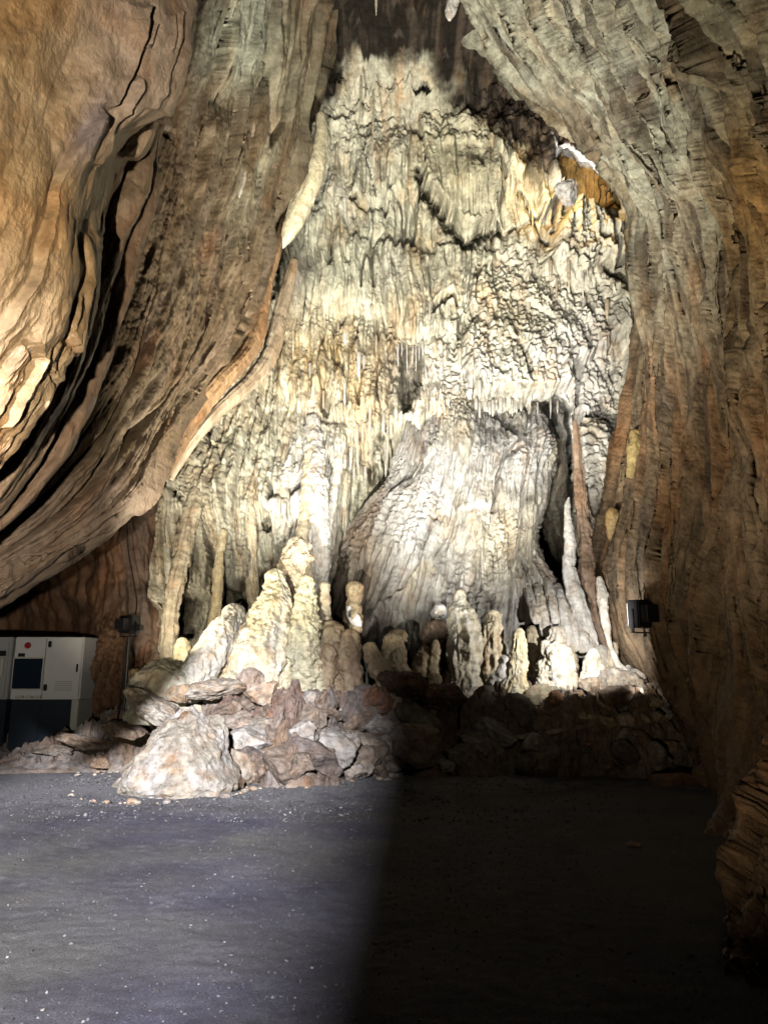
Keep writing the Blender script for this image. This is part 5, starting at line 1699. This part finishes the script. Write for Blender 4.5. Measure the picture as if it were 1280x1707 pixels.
# ---- gravel scattered over the floor (stuff)
def gravel():
    rng = np.random.RandomState(11)
    n = 80000
    X = rng.uniform(-5.5, 3.0, n)
    Yv = 2.6 + 9.2 * rng.uniform(0, 1, n) ** 1.5
    dens = 0.5 + fbm(X * 0.6, Yv * 0.5, 99.0, 3) * 1.3 + 0.35 * sm(-1.0, -2.6, X) * sm(6, 3, Yv)
    keep = (rng.uniform(0, 1, n) < np.clip(dens, 0.05, 1) * 0.7)
    X, Yv = X[keep], Yv[keep]
    X2 = rng.uniform(-4.6, 0.4, 16000)
    Y2 = 11.2 - 3.0 * rng.uniform(0, 1, 16000) ** 1.6
    k2 = rng.uniform(0, 1, 16000) < np.clip(0.5 + 1.6 * fbm(X2 * 1.2, Y2 * 1.2, 98.0, 3), 0.05, 1)
    X, Yv = np.concatenate([X, X2[k2]]), np.concatenate([Yv, Y2[k2]])
    n = len(X)
    s = 0.002 + 0.008 * rng.uniform(0, 1, n) ** 5 + 0.006 * (rng.uniform(0, 1, n) > 0.999)
    v, f = ico(1)
    V = v[None] * rng.uniform(0.6, 1.3, (n, 1, 3)) * (1 + 0.3 * rng.normal(size=(n, len(v), 1)))
    s = s * (1 + 1.3 * (Yv > 8.2) * rng.uniform(0, 1, n))
    V = V * s[:, None, None] * np.array([1, 1, .7])
    gz = 0.05 * fbm(X * 0.5, Yv * 0.5, 82.0, 3) + 0.012 * fbm(X * 2.4, Yv * 2.4, 83.0, 4) + 0.016 * fbm(X * 10, Yv * 10, 84.0, 4)
    V = V + np.stack([X, Yv, gz + s * .3], -1)[:, None]
    Fc = f[None] + (np.arange(n) * len(v))[:, None, None]
    col = np.where(rng.uniform(0, 1, (n, 1)) > 0.15, np.array([[0.17, 0.165, 0.17]]), np.array([[0.33, 0.32, 0.30]]))
    col = col * rng.uniform(0.6, 1.2, (n, 1))
    o = mesh_obj('gravel', V.reshape(-1, 3), Fc.reshape(-1, 3), 'rubble_rock', np.repeat(col, len(v), 0), smooth=False)
    tag(o, 'pale grit and gravel scattered over the cave floor', 'gravel', kind='stuff')


gravel()


# ================================================================== man made things
def box(bm, c, s, bev=0.0):
    m = bmesh.ops.create_cube(bm, size=1)
    for v in m['verts']:
        v.co = Vector((v.co.x * s[0] + c[0], v.co.y * s[1] + c[1], v.co.z * s[2] + c[2]))
    if bev:
        es = list({e for v in m['verts'] for e in v.link_edges})
        bmesh.ops.bevel(bm, geom=es, offset=bev, segments=2, affect='EDGES')


def cyl(bm, c, r, d, axis='Y', seg=24, r2=None):
    m = bmesh.ops.create_cone(bm, cap_ends=True, segments=seg, radius1=r, radius2=r if r2 is None else r2, depth=d)
    for v in m['verts']:
        x, y, z = v.co
        if axis == 'Y':
            v.co = Vector((x + c[0], z + c[1], -y + c[2]))
        elif axis == 'X':
            v.co = Vector((z + c[0], y + c[1], x + c[2]))
        else:
            v.co = Vector((x + c[0], y + c[1], z + c[2]))


def part(name, fn, mat, parent):
    bm = bmesh.new()
    fn(bm)
    me = bpy.data.meshes.new(name)
    bm.to_mesh(me)
    bm.free()
    me.materials.append(MATS[mat])
    o = bpy.data.objects.new(name, me)
    COL.objects.link(o)
    o.parent = parent
    return o


def empty(name, loc, rz, label, cat, group=None):
    o = bpy.data.objects.new(name, None)
    COL.objects.link(o)
    o.location = loc
    o.rotation_euler = (0, 0, rz)
    tag(o, label, cat, group)
    return o


# main control cabinet: front face x 18..160 px, y 1062..1235 at about 13 m
def cabinets():
    Yc = 13.0
    pL = P(16, 1165, Yc)
    pR = P(134, 1165, Yc)
    W = pR[0] - pL[0]
    zt = P(90, 1062, Yc)[2]
    zp = P(90, 1166, Yc)[2]
    c = empty('control_cabinet', ((pL[0] + pR[0]) / 2, Yc, 0), R(-2), 'white control cabinet on a dark blue plinth with a dark screen panel in its door', 'cabinet')
    D = 0.6
    part('plinth', lambda b: box(b, (-0.04, D / 2 + 0.02, zp / 2), (W - 0.10, D - 0.04, zp - 0.004), 0.01), 'blue_plinth', c)
    part('housing', lambda b: box(b, (0, D / 2, (zp + zt) / 2), (W, D, zt - zp), 0.012), 'white_enamel', c)
    part('side_post', lambda b: box(b, (W / 2 - 0.065, D / 2 - 0.02, zp / 2), (0.12, D, zp - 0.006), 0.006), 'cream_enamel', c)
    part('door', lambda b: box(b, (W / 2 - 0.29, -0.013, (zp + zt) / 2 + 0.005), (0.54, 0.026, zt - zp - 0.03), 0.006), 'white_enamel', c)
    # the left door section carrying the screen
    def pt(px, py):
        q = P(px, py, Yc)
        return q[0] - (pL[0] + pR[0]) / 2, q[2]
    x0, z0 = pt(20, 1160)
    x1, z1 = pt(80, 1064)
    d = part('screen_door', lambda b: box(b, ((x0 + x1) / 2, -0.02, (z0 + z1) / 2), (x1 - x0, 0.04, z1 - z0), 0.006), 'white_enamel', c)
    x0, z0 = pt(22, 1148)
    x1, z1 = pt(75, 1098)
    part('screen_frame', lambda b: box(b, ((x0 + x1) / 2, -0.048, (z0 + z1) / 2), (x1 - x0 + .05, 0.02, z1 - z0 + .05), 0.006), 'cream_enamel', d)
    part('screen', lambda b: box(b, ((x0 + x1) / 2, -0.062, (z0 + z1) / 2), (x1 - x0, 0.012, z1 - z0), 0.002), 'screen_glass', d)
    xk, zk = pt(49, 1076)
    k = part('knob', lambda b: (cyl(b, (xk, -0.05, zk), 0.055, 0.03), cyl(b, (xk, -0.075, zk), 0.035, 0.04)), 'red_plastic', d)
    xk2, zk2 = pt(38, 1092)
    part('nameplate', lambda b: box(b, (xk2, -0.044, zk2), (0.12, 0.01, 0.06), 0.002), 'black_plastic', d)
    for (hx, hy) in ((86, 1074), (78, 1146)):
        a, b_ = pt(hx, hy)
        part('hinge', lambda b: (box(b, (a, -0.045, b_), (0.05, 0.05, 0.11), 0.012)), 'black_plastic', c)
    vx, vz = W / 2 - 0.29, zt - 0.30
    part('vent', lambda b: [box(b, (vx, -0.030, zp + 0.16 + 0.035 * i), (0.30, 0.012, 0.012), 0.002) for i in range(5)], 'grey_enamel', c)
    part('door_handle', lambda b: (box(b, (W / 2 - 0.07, -0.040, (zp + zt) / 2), (0.03, 0.035, 0.14), 0.008)), 'black_plastic', c)
    part('plinth_panel', lambda b: [box(b, (-0.04 + s * W * 0.23, 0.030, zp / 2), (W * 0.40, 0.02, zp - 0.14), 0.006) for s in (-1, 1)], 'blue_plinth', c)
    xb, zb = pt(50, 1162)
    part('cable_duct', lambda b: [box(b, (xb + s * 0.16, -0.05, zb), (0.13, 0.05, 0.05), 0.008) for s in (-1, 0, 1)], 'cream_enamel', c)
    # neighbouring grey cabinet at the frame edge
    p0 = P(-75, 1165, Yc)
    p1 = P(11, 1165, Yc)
    W2 = p1[0] - p0[0]
    g = empty('control_cabinet', ((p0[0] + p1[0]) / 2, Yc + 0.03, 0), 0, 'grey cabinet cut by the left edge of the view beside the white one', 'cabinet')
    part('plinth', lambda b: box(b, (0, 0.3, zp / 2), (W2 - 0.06, 0.5, zp - .004), 0.01), 'blue_plinth', g)
    part('housing', lambda b: box(b, (0, 0.3, (zp + zt) / 2), (W2, 0.6, zt - zp), 0.012), 'grey_enamel', g)
    part('door', lambda b: box(b, (0, -0.012, (zp + zt) / 2), (W2 - 0.1, 0.024, zt - zp - 0.08), 0.006), 'grey_enamel', g)
    part('display', lambda b: box(b, (W2 / 2 - 0.17, -0.03, zt - 0.28), (0.17, 0.02, 0.09), 0.004), 'black_plastic', g)
    part('handle', lambda b: (box(b, (W2 / 2 - 0.12, -0.045, zp + 0.55), (0.05, 0.05, 0.3), 0.01)), 'cream_enamel', g)


cabinets()


def flood(px, py, Y, rz, sx, sz, label, stand):
    p = P(px, py, Y)
    e = empty('flood_lamp', (p[0], p[1], 0.5 if stand else p[2]), rz, label, 'flood lamp')
    z = p[2] - 0.5 if stand else 0.0
    h = part('lamp_housing', lambda b: (box(b, (0, 0, z), (sx, 0.22, sz), 0.02), box(b, (0, 0.14, z), (sx * .7, 0.08, sz * .6), 0.01),
                                        [box(b, (sx * (-.3 + .15 * i), 0.20, z), (0.015, 0.06, sz * .6), 0) for i in range(5)]), 'black_plastic', e)
    part('glass', lambda b: box(b, (0, -0.118, z), (sx * .86, 0.012, sz * .82), 0.003), 'lamp_glass', e)
    part('bracket', lambda b: (box(b, (-sx / 2 - .02, 0, z - sz * .25), (0.02, 0.05, sz * .8), 0.003), box(b, (sx / 2 + .02, 0, z - sz * .25), (0.02, 0.05, sz * .8), 0.003),
                               box(b, (0, 0, z - sz * .66), (sx + .08, 0.05, 0.02), 0.003)), 'black_plastic', e)
    if stand:
        part('stand', lambda b: (cyl(b, (0, 0, (z - sz * .66) / 2), 0.03, z - sz * .66, 'Z'), box(b, (0, 0, 0.03), (0.4, 0.3, 0.04), 0.01)), 'black_plastic', e)
        part('junction_box', lambda b: (box(b, (-sx / 2 - 0.08, 0.0, z - sz * .2), (0.10, 0.10, 0.10), 0.01), cyl(b, (-sx / 2 - 0.08, -0.06, z - sz * .2), 0.02, 0.03)), 'black_plastic', e)
    return e


flood(217, 1041, 12.5, R(150), 0.32, 0.30, 'square black flood lamp on a thin stand left of the flowstone', True)
flood(1068, 1024, 11.75, R(-146), 0.42, 0.44, 'tilted black flood lamp fixed to the dark right wall', False)


def cable():
    pts = [(212, 860, 12.7), (215, 920, 12.75), (228, 1000, 12.7), (222, 1040, 12.6), (208, 1090, 12.5), (203, 1150, 12.4), (196, 1200, 12.3)]
    q = resample(pts, 80)
    W = P(q[:, 0], q[:, 1], q[:, 2])
    th = np.linspace(0, 2 * np.pi, 8, endpoint=False)
    ring = np.stack([np.cos(th), np.sin(th), 0 * th], -1) * 0.013
    G = W[None] + ring[:, None]
    o = mesh_obj('cable', G.reshape(-1, 3), grid_faces(8, 80, True), 'black_plastic')
    tag(o, 'thin black power cable running down the alcove wall past the left flood lamp', 'cable')


cable()


def tube_light():
    a, b = P(1085, 1165, 12.6), P(1114, 1190, 12.3)
    mid = (a + b) / 2
    e = empty('flood_lamp', tuple(mid), math.atan2(b[1] - a[1], b[0] - a[0]), 'narrow black lamp with a bright rim at the foot of the right wall', 'flood lamp')
    L = float(np.linalg.norm(b - a))
    sl = math.atan2(b[2] - a[2], math.hypot(b[0] - a[0], b[1] - a[1]))
    h = part('lamp_housing', lambda m: box(m, (0, 0, -0.05), (L, 0.14, 0.13), 0.012), 'black_plastic', e)
    g = part('reflector', lambda m: box(m, (0, 0, 0.028), (L * 0.98, 0.12, 0.02), 0.004), 'white_enamel', e)
    e.rotation_euler = (0, -sl, e.rotation_euler[2])
    f = part('end_cap', lambda m: box(m, (L / 2 + 0.015, 0, -0.04), (0.03, 0.13, 0.12), 0.006), 'cream_enamel', e)
    spot('foot_light', tuple(P(1072, 1150, 12.2)), tuple(P(960, 1110, 13.6)), 8, (1, 0.97, 0.9), 120, 0.7, 0.04)


tube_light()
# hidden small floods low in the rubble
spot('hollow_light', tuple(P(606, 1040, 14.0)), tuple(P(588, 1020, 14.6)), 8, (1, 0.98, 0.95), 110, 0.6, 0.03)
spot('knob_light', tuple(P(752, 1010, 13.55)), tuple(P(731, 1016, 13.9)), 5, (1, 0.98, 0.95), 90, 0.6, 0.03)
